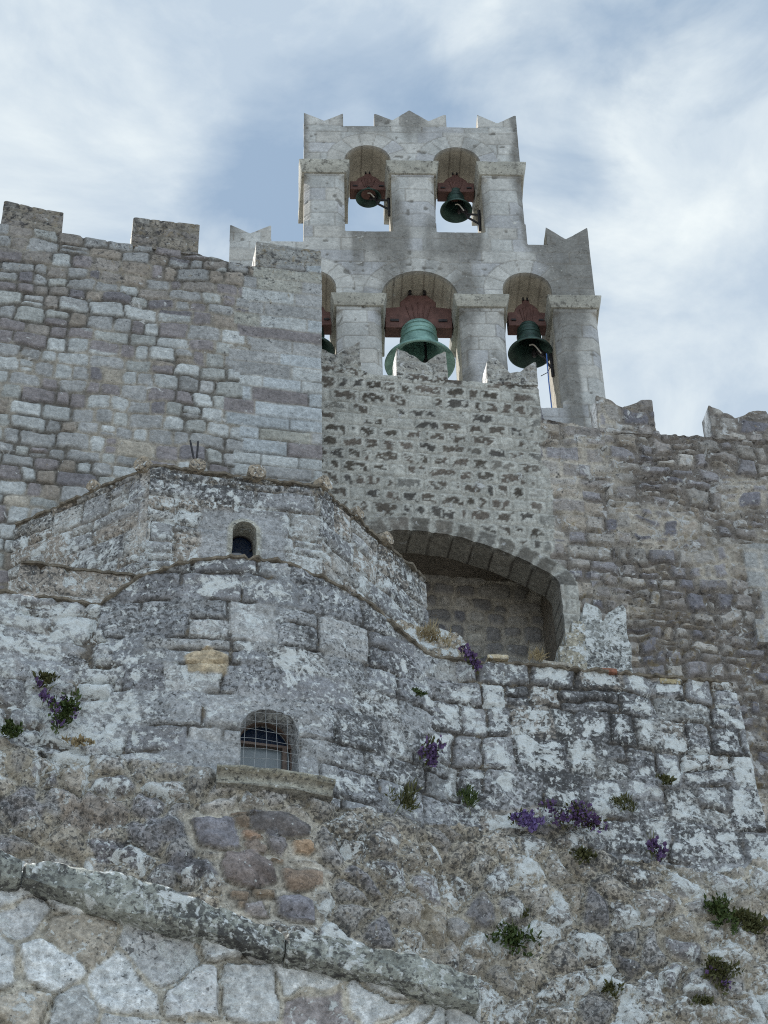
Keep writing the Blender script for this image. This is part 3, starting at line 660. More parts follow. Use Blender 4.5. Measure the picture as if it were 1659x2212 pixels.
TOP = np.array([fac(x, y) for x, y in ((100, 1294), (219, 1307), (258, 1279), (300, 1250), (360, 1228), (420, 1214), (475, 1208), (528, 1207), (580, 1212), (630, 1223), (675, 1241), (720, 1262), (770, 1290), (822, 1326), (870, 1376), (936, 1418), (1260, 1449), (1588, 1480))])
TOP = np.concatenate([[[.02, TOP[0][1]]], TOP])
sA = S_[np.argmin(np.hypot(*(pts-a_).T))]; sB = S_[np.argmin(np.hypot(*(pts-c_).T))]; sE = S_[-1]-1.2
bd_ = np.array([fac(x, y) for x, y in ((-30, 1600), (200, 1620), (400, 1650), (560, 1700), (700, 1745), (850, 1770), (1000, 1800), (1200, 1800), (1400, 1850), (1600, 1880))]); bd_ = bd_[np.argsort(bd_[:, 0])]
lb_ = np.array([fac(230, 1330), fac(250, 1450), fac(230, 1600)])
tan_c = fac(449, 1426)
def ex_z(pts, k=.52, oy=1393.5): return [fac(x*k, oy+y*k) for x, y in pts]
def ex_y(pts): return ex_z(pts, .64, 1791.7)
EX = [(ex_z([(1040, 715), (1120, 700), (1200, 710), (1285, 765), (1280, 800), (1200, 808), (1120, 790), (1045, 775), (1030, 750)]), A(92, 89, 89)), (ex_z([(1035, 700), (1085, 695), (1080, 713), (1040, 716)]), A(88, 86, 88)),
      (ex_z([(965, 735), (1020, 712), (1033, 740), (1028, 770), (1000, 768)]), A(112, 100, 88)), (ex_z([(950, 705), (1020, 697), (1025, 708), (960, 718)]), A(116, 104, 92)), (ex_z([(1005, 785), (1060, 790), (1078, 810), (1060, 822), (1010, 805)]), A(118, 100, 86)),
      (ex_z([(1100, 795), (1140, 790), (1150, 805), (1120, 815)]), A(84, 84, 88)), (ex_z([(1110, 825), (1180, 812), (1192, 845), (1160, 890), (1130, 865)]), A(104, 101, 102)), (ex_z([(1010, 830), (1050, 820), (1100, 850), (1100, 880), (1060, 885), (1020, 860)]), A(106, 97, 90)),
      (ex_z([(1215, 818), (1285, 818), (1298, 860), (1270, 880), (1215, 875)]), A(138, 118, 98)), (ex_z([(795, 735), (960, 728), (1000, 850), (920, 860), (830, 830)]), A(103, 102, 107)),
      (ex_y([(760, 85), (850, 80), (915, 125), (930, 180), (850, 208), (760, 180), (745, 130)]), A(100, 93, 91)), (ex_y([(950, 135), (1080, 150), (1090, 190), (1040, 218), (970, 215), (950, 170)]), A(124, 110, 98)), (ex_y([(935, 235), (1010, 225), (1058, 245), (1055, 320), (980, 320), (930, 290)]), A(102, 101, 106)),
      (ex_y([(905, 110), (955, 108), (950, 120), (910, 122)]), A(116, 102, 88)), (ex_y([(770, 212), (840, 225), (835, 248), (780, 240)]), A(116, 104, 92)), (ex_y([(850, 215), (925, 210), (925, 235), (860, 240)]), A(116, 104, 90)), (ex_y([(795, 252), (830, 252), (820, 272), (800, 270)]), A(112, 100, 88)),
      (ex_y([(830, 265), (880, 250), (905, 300), (830, 290)]), A(116, 112, 112))]
EXL = [(ex_y([(600, 95), (700, 105), (730, 160), (640, 168), (540, 135)]), A(104, 103, 106)), (ex_y([(300, 60), (420, 55), (450, 105), (340, 125)]), A(102, 101, 104)), (ex_z([(620, 740), (760, 745), (770, 810), (690, 830), (610, 790)]), A(104, 104, 107)),
       (ex_z([(0, 650), (110, 635), (190, 690), (170, 750), (60, 760), (0, 720)]), A(118, 116, 116)), (ex_z([(230, 640), (480, 640), (540, 700), (480, 790), (260, 780)]), A(116, 110, 104))]
TANB = ex_z([(768, 45), (860, 8), (948, 50), (940, 122), (780, 116)])
EXC = np.mean([np.mean(p, 0) for p, c in EX], 0)
def fac_field(s, z):
    n = len(s); wob = fbm(s*1.3, z*1.3, 301, 4)-.5; wob2 = fbm(s*5, z*5, 303, 3)-.5
    zb = np.interp(s, bd_[:, 0], bd_[:, 1])+.5*wob+.1*wob2
    D = z < zb
    lb = np.interp(z, [lb_[2][1], lb_[1][1], lb_[0][1]], [lb_[2][0], lb_[1][0], lb_[0][0]])+.5*wob+.15*wob2
    Cm = (~D) & (s < lb)
    wB = sst(sB-.35, sB+.5, s+.8*wob+.3*wob2)                  # pale right wall
    # layouts
    ia, da = rows(s, z, .40, .55, 61, .07, .04, .22, .32, 1.6); ib, db = rows(s, z, .36, .46, 63, .09, .06, .22, .35, 1.8); ic, dc = rows(s, z, .36, .42, 67, .10, .09, .15, .35, 1.8); idd, d_d = voro(s, z, .40, .27, 69, .46, .12, 2.2, 70)
    B = wB > .5
    sid = np.where(D, idd, np.where(Cm, ic, np.where(B, ib, ia))); d = np.where(D, d_d, np.where(Cm, dc, np.where(B, db, da)))
    r1 = rnd(sid, 1)
    ca = palette(sid, 2, [A(122, 124, 126), A(114, 116, 119), A(130, 131, 131), A(108, 109, 112)], [3, 3, 2, 1]); cb = palette(sid, 2, [A(114, 115, 117), A(106, 107, 109), A(124, 125, 124), A(116, 112, 107)], [3, 3, 2, 1])
    cc = palette(sid, 2, [A(132, 134, 136), A(120, 122, 125), A(112, 113, 115)], [3, 2, 2]); cd = palette(sid, 2, [A(120, 119, 118), A(107, 106, 108), A(126, 123, 118), A(136, 134, 131), A(134, 129, 121)], [3, 2, 2, 2, 1])
    col = np.where(D[:, None], cd, np.where(Cm[:, None], cc, np.where(B[:, None], cb, ca)))*(.82+.34*r1)[:, None]
    mw = np.where(D, -.005+.045*fbm(s*1.4, z*1.4, 77, 3), np.where(Cm, .014, .006)); j = 1-sst(mw, mw+np.where(D, .04, np.where(Cm, .035, .020)), d)
    vis = sst(.40, .56, fbm(s*2.4, z*2.4, 79, 3))              # joints partly filled
    jc = np.where(D[:, None], A(136, 131, 120), np.where(Cm[:, None], A(116, 109, 98), np.where(B[:, None], A(110, 104, 96), A(104, 102, 99))))
    jc = mixc(jc, np.tile(A(62, 58, 54), (n, 1)), np.clip(vis*np.where(D, .2, .8), 0, 1))
    col = mixc(col, jc, j*np.where(D, .95, .12+.83*vis))
    crust_ = D & (fbm(s*1.1, z*1.6, 85, 4) > .5); cw_ = sst(.46, .58, fbm(s*1.1, z*1.6, 85, 4))*D; col = mixc(col, A(130, 124, 113)*(.6+.8*fbm(s*9, z*9, 86, 3))[:, None], cw_*.45)
    amp = np.where(D, .06, np.where(Cm, .045, .016))
    h = amp*np.where(D, 1, .35+.65*vis)*sst(0, np.where(D | Cm, .10, .05), d)+.05*(fbm(s*2.6, z*2.6, 95, 4)-.5)+np.where(D, .10, .05)*(fbm(s*9, z*9, 97, 4)-.5)+.03*(fbm(s*21, z*21, 98, 2)-.5)-.03*j*vis+np.where(D | Cm, .04, .012)*(rnd(sid, 9)-.5)
    h = h+.10*sst(.0, .35, zb-z)*(1-sst(1.6, 2.8, zb-z))*0+.06*sst(-.02, .2, zb-z)
    pale = np.where(D, .30+.3*sst(.42, .7, fbm(s*.8, z*.8, 101, 3))*sst(.4, .8, r1), np.where(Cm, .47, .33+.12*wB))
    pale = pale+np.where(D, .14, .14+.2*wB)*(sst(.02, .10, d)-.5)*(.1+1.5*rnd(sid, 11))+np.where(D, .45, .26)*(rnd(sid, 13)-.5)+.3*(fbm(s*.9, z*.9, 103, 3)-.5)
    low = sst(.5, 3, zb-z)
    pale = pale+.15*low*D*sst(sB-1., sB+2.5, s)
    och = np.where(D, .34+.5*wob, .12+.3*j*vis)+.4*(fbm(s*1.6, z*1.6, 105, 3)-.5)-.06*low*D
    drk = np.where(D, .34, np.where(Cm, .30, .32+.05*wB))+np.where(D, .1, .28)*(rnd(sid, 15)-.5)+.45*(fbm(s*1.3, z*1.3, 107, 3)-.5)
    near = np.hypot(s-EXC[0], z-EXC[1]) < 2.6
    tn = 1-sst(-.012, .015, closest(s, z, [TANB])[0]+.03*wob2); col = mixc(col, A(142, 131, 112)*(.6+.8*fbm(s*8, z*8, 5, 4))[:, None], tn)
    pale = pale*(1-.75*tn); drk = drk*(1-.4*tn); h = h+.02*tn
    wq = 1-sst(.85, 1.1, np.maximum(np.abs(s-(wi[0]+wi[1])/2)/.62, np.abs(z-(wi[2]+.42))/.62)+.3*wob2+.2*wob); pale = pale*(1-.35*wq); drk = drk*(1-.4*wq); col = mixc(col, A(128, 129, 129)*(.8+.4*fbm(s*5, z*5, 44, 3))[:, None], wq*.5)
    pale = np.minimum(pale, np.where(D, .62, .60))
    # bare stones in grey mortar
    sd_ = [(np.where(near, closest(s, z, [p])[0], 9.), c) for p, c in EX]
    mort = np.zeros(n)
    for q, c in sd_: mort = np.maximum(mort, 1-sst(.03, .13, q+.12*wob2+.08*wob))
    col = mixc(col, A(146, 142, 133)*(.7+.6*fbm(s*7, z*7, 6))[:, None], mort*.9); h = h*(1-.7*mort); pale = pale*(1-.6*mort); och = och*(1-.5*mort); drk = drk*(1-.55*mort)
    for i_, (q, c) in enumerate(sd_):
        q = q+.035*wob2+.03*(fbm(s*4, z*4, 321, 2)-.5); w = 1-sst(-.008, .008, q)
        gap = (1-sst(.0, .022, np.abs(q-.012)))*sst(.4, .6, fbm(s*3, z*3, 323, 2)); col = mixc(col, np.tile(A(60, 56, 52), (n, 1)), gap*.6)
        col = mixc(col, c*(.6+.8*fbm(s*6, z*6, 6, 4))[:, None], w); h = h+w*(.05+.05*sst(0, .12, -q)+.08*(fbm(s*3.5, z*3.5, 330+i_, 3)-.5))
    for p, c in EXL:
        q = closest(s, z, [p])[0]+.06*wob2+.05*wob; w = 1-sst(-.02, .02, q); col = mixc(col, c*(.7+.6*fbm(s*6, z*6, 8, 4))[:, None], w); h = h+w*.05*sst(0, .1, -q); och = och*(1-.8*w); pale = pale+.04*w
    return dict(h=h, col=np.clip(col, 0, .85), msk=np.clip(np.stack([pale, och, drk], 1), 0, 1.2))
def winloop(l, r, bl, br, top, spring, n=14):
    """arched opening on the curved wall from pixels of its corners"""
    a = fac(*bl); b = fac(*br); u0_, u1_ = a[0], b[0]; zb_ = (a[1]+b[1])/2; ztop = fac(*top)[1]; R_ = (u1_-u0_)/2
    return [(u0_, zb_), (u1_, zb_)]+[((u0_+u1_)/2+R_*cos(t), ztop-R_+R_*sin(t)) for t in np.linspace(0, pi, n)], (u0_, u1_, zb_, ztop, R_)
WIN, wi = winloop(518, 646, (518, 1672), (646, 1684), (582, 1532), 1590)
chap = thing('chapel', 'round lichened chapel apse with long pale wall and a small polygonal drum behind it', 'chapel', (float(CC_[0]), float(CC_[1]), 0))
ze = 8.4
sR0 = fac(1588, 1482)[0]; sR1 = fac(1655, 1790)[0]
slope_ = (sR1-sR0)/(zt-fac(1655, 1790)[1])
eL = [(sR0+slope_*(zt-z), z) for z in (ze, 11, 13, zt)]
fcw = panel('apse_wall', [[(.02, ze)]+eL[:-1]+[tuple(q) for q in TOP[::-1]], WIN], .022, fac_at, fac_field, .38, M_LICH, chap, skip=lambda u, v: v < ze+.03 or u < .05, rough=.015)
# wall continuing to the ground
ss = np.linspace(.02, eL[0][0], 60); Vb = np.concatenate([fac_at(ss, np.full(60, ze), -.004), fac_at(ss, np.zeros(60), .3)])
mesh_obj('wall_base', Vb, [[i, i+60, i+61, i+1] for i in range(59)], M_LICH, chap, A(116, 112, 104), (.4, .4, .3), 60)
# right return of the wall
zz = np.linspace(0, zt, 40); se = np.array([sR0+slope_*(zt-max(z, ze)) for z in zz]); back_ = np.array([-NRM[-1][0]*2.2+.35, -NRM[-1][1]*2.2, 0])
Pf = fac_at(se, zz, -.02); Vr = np.concatenate([Pf, Pf+back_]); mesh_obj('wall_return', Vr, [[i, i+40, i+41, i+1] for i in range(39)], M_LICH, chap, A(112, 108, 100), (.4, .3, .3), 0)
# eave line of thin tiles along the top
def sweep_eave(name, P, N_, w, t, mat, parent, seed=0, jit=.02):
    V = []; n = len(P)
    for i, (p, nn) in enumerate(zip(P, N_)):
        a = i*.6; k_ = fbm(np.array([a]), np.array([seed*3.7]), seed, 3)[0]-.5; k2 = fbm(np.array([a*2.3]), np.array([seed*1.7+9]), seed+2, 3)[0]-.5
        ww = w+jit*3*k_; tt = t*(1+.9*k2); up = jit*1.2*k2
        for h, z in ((-.35, -.02), (ww, -.01+up), (ww+.012, tt*.5+up), (ww-.01, tt+up), (-.35, tt+.03)): V.append(p+nn*h+np.array([0, 0, z]))
    F = []
    for i in range(n-1):
        for k in range(4): a = i*5+k; F.append([a, a+5, a+6, a+1])
    F += [[4, 3, 2, 1, 0], [(n-1)*5+k for k in range(5)]]
    return V, F
s_e = np.arange(.05, sR0-.02, .05); PE = fac_at(s_e, np.interp(s_e, TOP[:, 0], TOP[:, 1])+.002); NE = np.stack([np.interp(s_e, S_, NRM[:, 0]), np.interp(s_e, S_, NRM[:, 1]), 0*s_e], 1)
V, F = sweep_eave('e', PE, NE, .03, .022, M_TILE, chap, 4, .045)
mesh_obj('eave', V, F, M_TILE, chap, smooth=0)
ins = PE-NE*2.0+np.array([0, 0, .35]); nE = len(PE)
mesh_obj('roof', np.concatenate([PE+np.array([0, 0, .03])-NE*.1, ins]), [[i, i+1, i+1+nE, i+nE] for i in range(nE-1)], M_TILE, chap, smooth=0)
# window in the apse
wn = bpy.data.objects.new('window', None); wn.location = tuple(fac_at((wi[0]+wi[1])/2, wi[2])); link(wn, chap)
def wpoint(u, z, h): return fac_at(u, z, h)
def warch(grow, h, n=18, zb_=None):
    u0_, u1_, zb0, ztop, R_ = wi; R_ = R_+grow; c = (u0_+u1_)/2; zb0 = zb0 if zb_ is None else zb_
    return [wpoint(c-R_, zb0, h), wpoint(c+R_, zb0, h)]+[wpoint(c+R_*cos(t), ztop-(wi[4])+R_*sin(t), h) for t in np.linspace(0, pi, n)]
def child(name, V, F, mat, par, smooth=0):
    o = mesh_obj(name, V, F, mat, None, smooth=smooth); o.parent = par
    o.matrix_parent_inverse = par.matrix_world.inverted() if False else Matrix.Translation(-(par.location)) ; return o
outer = warch(.02, -.25); inner = warch(-.012, -.25); n_ = len(outer)
inner[0] = wpoint(wi[0]+.012, wi[2], -.25); inner[1] = wpoint(wi[1]-.012, wi[2], -.25)
outer2 = warch(.02, -.30); inner2 = warch(-.012, -.30); inner2[0] = wpoint(wi[0]+.012, wi[2], -.30); inner2[1] = wpoint(wi[1]-.012, wi[2], -.30)
V = outer+inner+outer2+inner2; F = []
for i in range(1, n_):
    k_ = (i+1) % n_; F += [[i, k_, n_+k_, n_+i], [n_+i, n_+k_, 3*n_+k_, 3*n_+i]]
zr = fac(585, 1605)[1]+.13; cu_ = (wi[0]+wi[1])/2
def barv(u0_, u1_, z0, z1, h0, h1):
    return [wpoint(u, z, h) for u, z, h in ((u0_, z0, h1), (u1_, z0, h1), (u1_, z1, h1), (u0_, z1, h1), (u0_, z0, h0), (u1_, z0, h0), (u1_, z1, h0), (u0_, z1, h0))], [[0, 1, 2, 3], [4, 7, 6, 5], [0, 4, 5, 1], [3, 2, 6, 7], [0, 3, 7, 4], [1, 5, 6, 2]]
for vv, ff in (barv(wi[0], wi[1], zr, zr+.03, -.3, -.235), barv(wi[1]-.10, wi[1]-.055, wi[2]-.02, zr, -.285, -.24)):
    b = len(V); V = V+vv; F += [[b+i for i in f] for f in ff]
child('frame', V, F, M_WOODF, wn)
W1 = warch(.0, -.335, zb_=zr); child('upper_pane', W1, [list(range(len(W1)))], M_GLASS, wn)
W2 = [wpoint(wi[0]-.01, wi[2], -.29), wpoint(wi[1]+.01, wi[2], -.29), wpoint(wi[1]+.01, zr+.01, -.29), wpoint(wi[0]-.01, zr+.01, -.29)]; child('lower_pane', W2, [[0, 1, 2, 3]], M_FROST, wn)
gr = []
nv_ = 6
for k in range(nv_):
    u = wi[0]-.02+(wi[1]-wi[0]+.06)*(k+.5)/nv_; x_ = u-cu_; R_ = wi[4]+.02; zt_ = wi[3]-wi[4]+sqrt(max(.0, R_*R_-x_*x_))
    gr.append(tube('w', [wpoint(u+.006*sin(k+z*9), z, .035) for z in np.linspace(wi[2], zt_+.02, 8)], .0022, M_WIRE))
for k in range(7):
    z = wi[2]+.06+(wi[3]-wi[2])*(k)/7.2; dz_ = z-(wi[3]-wi[4]); hw_ = wi[4]+.03 if dz_ < 0 else sqrt(max(.002, (wi[4]+.02)**2-dz_**2))
    gr.append(tube('w', [wpoint(cu_+hw_*t, z+.01*sin(3*t+k), .04) for t in np.linspace(-1, 1, 10)], .0022, M_WIRE))
g_ = join_meshes(gr, 'grille'); g_.parent = wn; g_.matrix_parent_inverse = Matrix.Translation(-wn.location)
# sill: a moulded, mossy stone shelf curved with the wall
sa, sb_ = fac(466, 1690)[0], fac(708, 1720)[0]; zs_ = wi[2]-.03
us_ = np.linspace(sa, sb_, 40); prof = [(-.1, .0), (.17, 0), (.215, -.02), (.22, -.055), (.20, -.085), (.155, -.10), (.135, -.12), (.125, -.155), (.15, -.175), (.15, -.195), (.11, -.21), (-.1, -.22)]
V = []; F = []
for i, u in enumerate(us_):
    for k_, (h, z) in enumerate(prof):
        w = .02*(fbm(np.array([u*6.]), np.array([k_*.7]), 3, 3)[0]-.5); V.append(fac_at(u, zs_+z+w, h+w*1.5))
np_ = len(prof)
for i in range(39):
    for k_ in range(np_-1): a = i*np_+k_; F.append([a, a+1, a+np_+1, a+np_])
F += [list(range(np_)), [39*np_+k_ for k_ in range(np_-1, -1, -1)]]
sc_ = np.tile(np.array([A(134, 134, 125), A(134, 134, 125), A(120, 118, 108), A(100, 97, 86), A(108, 105, 95), A(124, 123, 116), A(136, 136, 128), A(136, 136, 128), A(116, 113, 104), A(108, 106, 98), A(114, 113, 108), A(114, 113, 108)]), (40, 1))
mesh_obj('sill', V, F, M_LICH, chap, sc_, (.16, .22, .3), 45)

# drum: five visible-side prism, with cornice and tile ends
YD = 20.45
DB = at_y(330, 1010, YD); zd = DB[2]; DA = at_z(37, 1137, zd); DC = at_z(690, 1054, zd); DD = at_z(914, 1252, zd)
zdb = zt-.4
def drum_field_maker(seed, L, corner):
    def f(u, v):
        n = len(u); wob2 = fbm(u*5, v*5, seed+3, 3)-.5
        sid, d = rows(u, v, .34, .5, seed, .06, .05, .2, .3, 1.8)
        col = palette(sid, 2, [A(124, 125, 126), A(114, 115, 117), A(132, 132, 130), A(126, 120, 113)], [3, 2, 2, 2])*(.86+.26*rnd(sid, 1))[:, None]
        vis = sst(.4, .6, fbm(u*1.7, v*1.7, seed+7, 3)); j = (1-sst(.006, .03, d))*(.25+.6*vis)
        col = mixc(col, np.tile(A(98, 92, 84), (n, 1)), j)
        pl_ = sst(.48, .62, fbm(u*1.3+seed, v*1.3, seed+8, 4)); col = mixc(col, A(142, 137, 130)*np.ones((n, 3)), pl_*(.7 if corner else .35))
        top = sst(zd-.5, zd-.05, v+.3*wob2)
        h = .03*sst(0, .05, d)*(1-.6*pl_)+.05*(fbm(u*2.6, v*2.6, seed+9, 4)-.5)+.03*(fbm(u*9, v*9, seed+10, 4)-.5)-.02*j
        pale = .42+.4*(fbm(u*1.1, v*1.1, seed+11, 3)-.5)-.1*top; och = .12+.35*top+.3*(fbm(u*1.5, v*1.5, seed+12, 3)-.5); drk = .33+.6*(fbm(u*1.2, v*1.2, seed+13, 3)-.5)+.15*top
        for (uu, vv, k1, k2) in ([(.62, zd-.62, .38, .34)] if corner == 2 else []): # smooth blocks round the little window
            pass
        return dict(h=h, col=np.clip(col, 0, .85), msk=np.clip(np.stack([pale, och, drk], 1), 0, 1.2))
    return f
dr = bpy.data.objects.new('drum', None); dr.location = tuple(DB*np.array([1, 1, 0])+np.array([0, 0, zdb])); link(dr, chap)
def sub(o, par): o.parent = par; o.matrix_parent_inverse = Matrix.Translation(-par.location); return o
for k_, (a, b) in enumerate(((DA, DB), (DB, DC), (DC, DD))):
    L = np.linalg.norm((b-a)[:2]); pl = Plane(a, atan2(b[1]-a[1], b[0]-a[0]))
    loops = [[(-.03, zdb), (L+.03, zdb), (L+.03, zd), (-.03, zd)]]; ff = drum_field_maker(400+k_*20, L, k_ != 1)
    if k_ == 1:
        DF = pl; l = pl.uv(501, 1180)[0]; r = pl.uv(553, 1180)[0]; R_ = (r-l)/2; tp = pl.uv(527, 1130)[1]; bt = pl.uv(527, 1225)[1]; uc = (l+r)/2
        loops.append([(l, bt), (r, bt)]+[(uc+R_*cos(t), tp-R_+R_*sin(t)) for t in np.linspace(0, pi, 12)])
        f0 = ff
        def ff(u, v, f0=f0, uc=uc, bt=bt, tp=tp, R_=R_):
            q = f0(u, v); n = len(u); w2 = fbm(u*4, v*4, 9, 3)-.5
            w = 1-sst(.95, 1.1, np.maximum(np.abs(u-uc)/.52, np.abs(v-(bt+tp)/2+.0)/.48)+.4*w2)
            jt = np.minimum(np.abs(u-uc+0.), 9)*0+9
            q['col'] = mixc(q['col'], A(126, 128, 130)*(.9+.2*fbm(u*5, v*5, 4))[:, None], w*.85); q['msk'] = q['msk']*(1-.5*w)[:, None]; q['h'] = q['h']*(1-.7*w)
            rg = np.abs(np.hypot(u-uc, np.maximum(v-(tp-R_), 0))-R_); q['h'] = q['h']+.03*(1-sst(.03, .07, rg))*(v > bt); q['col'] = mixc(q['col'], A(134, 132, 120)*np.ones((n, 3)), (1-sst(.04, .08, rg))*.7)
            return q
    sub(panel('drum_face', loops, .024, pl.at, ff, .35 if k_ == 1 else 0, M_LICH, None, skip=lambda u, v, L=L: v < zdb+.05 or v > zd-.05 or u < .02 or u > L-.02, rough=.01), dr)
    if k_ == 1:
        wo = [(l-.05, bt), (r+.05, bt)]+[(uc+(R_+.05)*cos(t), tp-R_+(R_+.05)*sin(t)) for t in np.linspace(0, pi, 12)]
        Vg = [pl.at(u, v, -.27) for u, v in wo]; sub(mesh_obj('window_pane', Vg, [list(range(len(Vg)))], M_GLASS, None, smooth=0), dr)
        tr = []
        for t in range(1): tr.append(tube('f', [pl.at(uc+(R_-.01)*cos(t), tp-R_+(R_-.01)*sin(t), -.25) for t in np.linspace(-.6, pi+.6, 16)], .012, M_IRON))
        sub(join_meshes(tr, 'window_frame'), dr)
PP = []; NN = []
for a, b in ((DA, DB), (DB, DC), (DC, DD)):
    L = np.linalg.norm((b-a)[:2]); t_ = (b-a)/np.linalg.norm(b-a); nn = np.array([t_[1], -t_[0], 0])
    for k_ in range(int(L/.05)): PP.append(a+t_*k_*.05); NN.append(nn)
PP.append(DD); NN.append(NN[-1])
NN = np.array(NN)
for _ in range(4): NN[1:-1] = NN[1:-1]*.5+.25*(NN[:-2]+NN[2:])
V, F = sweep_eave('c', PP, NN, .04, .028, M_TILE, chap, 8, .04)
sub(mesh_obj('cornice', V, F, M_TILE, None, smooth=0), dr)
# left return down-edge of the drum (thin slab seen end-on) and roof
ctr = (DA+DD)/2+np.array([.2, .6, .9])
Vr = [p+np.array([0, 0, .04]) for p in (DA, DB, DC, DD)]+[ctr, DA+np.array([.6, 1.6, .05]), DD+np.array([.3, 1.0, .05])]
sub(mesh_obj('roof', Vr, [[0, 1, 4], [1, 2, 4], [2, 3, 4]], M_TILE, None, smooth=0), dr)
lw_ = [DA+np.array([0, 0, .04]), DA*np.array([1, 1, 0])+np.array([0, 0, zdb]), DA*np.array([1, 1, 0])+np.array([.5, 1.4, zdb]), DA+np.array([.5, 1.4, .04])]
sub(mesh_obj('drum_side', lw_, [[0, 3, 2, 1]], M_LICH, None, A(112, 110, 106), (.4, .3, .4), 0), dr)
for x, y, s in ((205, 1052, .085), (312, 1008, .11), (430, 1003, .10), (556, 1027, .12), (686, 1052, .11), (776, 1106, .09), (832, 1166, .10)):
    p = at_z(x, y+6, zd+.03); i = int(np.argmin([np.hypot(*(q[:2]-p[:2])) for q in PP])); nn = NN[i]; p = PP[i]+nn*.10+np.array([0, 0, .03]); tt = np.array([-nn[1], nn[0], 0])
    V = []; F = []; ns = 9
    for d_, sc_ in ((0, .55), (-.0, 1.), (-.35, 1.05)):
        for t in np.linspace(0, 2*pi, 14)[:-1]:
            jx = 1+.12*(rng.random()-.5); V.append(p+nn*d_+tt*cos(t)*s*sc_*jx+np.array([0, 0, .35*s+sin(t)*s*.92*sc_*jx]))
    F = [list(range(13))[::-1]]+[[a*13+k_, a*13+(k_+1) % 13, (a+1)*13+(k_+1) % 13, (a+1)*13+k_] for a in range(2) for k_ in range(13)]
    sub(mesh_obj('roof_tile', V, F, M_LICH, None, A(128, 119, 106), (.3, .3, .35), 60), dr)
# low stepped wall at the foot of the drum, left, with its own tile line
LP = Plane(at_y(45, 1219, 19.7), radians(11.5))
lp = LP.poly([(45, 1219), (150, 1231), (215, 1240), (300, 1249), (345, 1262)]); ul = lp[0][0]
lo_w = panel('plinth', [[(ul-.05, lp[0][1]-.9), (lp[-1][0], lp[0][1]-.9)]+lp[::-1]], .024, LP.at, drum_field_maker(480, 2, 0), .4, M_LICH, chap, rough=.02)
PPl = [LP.at(u, v, 0) for u, v in zip(np.linspace(ul, lp[-1][0], 30), np.interp(np.linspace(ul, lp[-1][0], 30), [p[0] for p in lp], [p[1] for p in lp]))]
V, F = sweep_eave('c', PPl, [LP.N]*30, .05, .03, M_TILE, chap, 12, .03); mesh_obj('ledge', V, F, M_TILE, chap, smooth=0)

# V-shaped iron rods on the drum roof
q = at_y(424, 1003, YD+.25); rods = []
for x, y in ((411, 952), (428, 954)): rods.append(tube('r', [q-np.array([0, 0, .1]), at_y(x, y, YD+.3)], .014, M_IRON))
tag(join_meshes(rods, 'iron_rod'), 'dark iron rods in a V standing on the drum roof edge', 'rod')

# ------------------------------------------------------------------ things between chapel and curtain wall
MP = Plane(at_y(1300, 1440, 21.2), radians(9))
def grey_field(sd, pal=(.45, .2, .35), base=(124, 126, 124)):
    def f(u, v):
        n = len(u); t = fbm(u*3, v*3, sd, 4); col = A(*base)*(.75+.5*t)[:, None]
        return dict(h=.06*(fbm(u*5, v*5, sd+2, 4)-.5), col=col, msk=np.stack([pal[0]+.4*(fbm(u*2, v*2, sd+4)-.5), pal[1]+0*u, pal[2]+.6*(fbm(u*2, v*2, sd+5)-.5)], 1))
    return f
mp = MP.poly([(1250, 1450), (1366, 1452), (1362, 1400), (1355, 1368), (1351, 1317), (1342, 1305), (1312, 1322), (1300, 1345), (1297, 1322), (1290, 1312), (1261, 1300), (1257, 1340)]); mp[0] = (mp[0][0], mp[0][1]-.6); mp[1] = (mp[1][0], mp[1][1]-.6)
mo = thing('stone_merlon', 'weathered swallowtail merlon with stepped left side standing behind the pale wall top', 'merlon', MP.at(0, 18))
panel('block', [mp], .022, MP.at, grey_field(71), .34, M_LICH, mo, back=True, rough=.02)
for k_, (xa, xb, yt) in enumerate(((1208, 1240, 1397), (1222, 1246, 1368), (1236, 1258, 1341))):
    u0_ = MP.uv(xa, yt+20)[0]; u1_ = MP.uv(xb+4, yt+20)[0]; vt_ = MP.uv(xa, yt)[1]
    stone_box('step', MP, u0_, u1_, mp[0][1]+.1, vt_, -.36-.04*k_, .03-.01*k_, M_LICH, mo, A(128, 124, 112), (.4, .25, .3), .02, .06, 30+k_)
# low rubble stub right of the drum
SP = Plane(at_y(930, 1400, 20.0), radians(12))
spp = SP.poly([(845, 1425), (1020, 1435), (1013, 1392), (1000, 1380), (985, 1366), (950, 1360), (900, 1350), (862, 1336), (845, 1345)]); spp[0] = (spp[0][0], spp[0][1]-.6); spp[1] = (spp[1][0], spp[1][1]-.6)
stub = panel('rubble_stub', [spp], .022, SP.at, grey_field(83, (.45, .5, .3), (128, 120, 108)), .6, M_LICH, None, back=True, rough=.04)
tag(stub, 'low broken wall stub with dry weeds between the drum and the arched niche', 'wall stub')
def slab(x0_, x1_, y, Y, th_, dp, label, col, mat=M_LICH, msk=(.3, .3, .2), sd=0, tilt=0.):
    pl = Plane(at_y(x0_, y, Y), radians(10)); u1_ = pl.uv(x1_, y)[0]; v = pl.uv(x0_, y)[1]
    o = rough_block('stone_slab', [pl.at(0, v-th_, 0), pl.at(u1_, v-th_+tilt, 0), pl.at(u1_, v+tilt, 0), pl.at(0, v, 0), pl.at(0, v-th_, -dp), pl.at(u1_, v-th_+tilt, -dp), pl.at(u1_, v+tilt, -dp), pl.at(0, v, -dp)], [[0, 1, 2, 3], [5, 4, 7, 6], [4, 0, 3, 7], [1, 5, 6, 2], [3, 2, 6, 7], [4, 5, 1, 0]], mat, None, col, msk, .012, .05, sd)
    return tag(o, label, 'stone')
Yf = lambda x: float(np.interp(x, [936, 1588], [P2[1], P3[1]]))
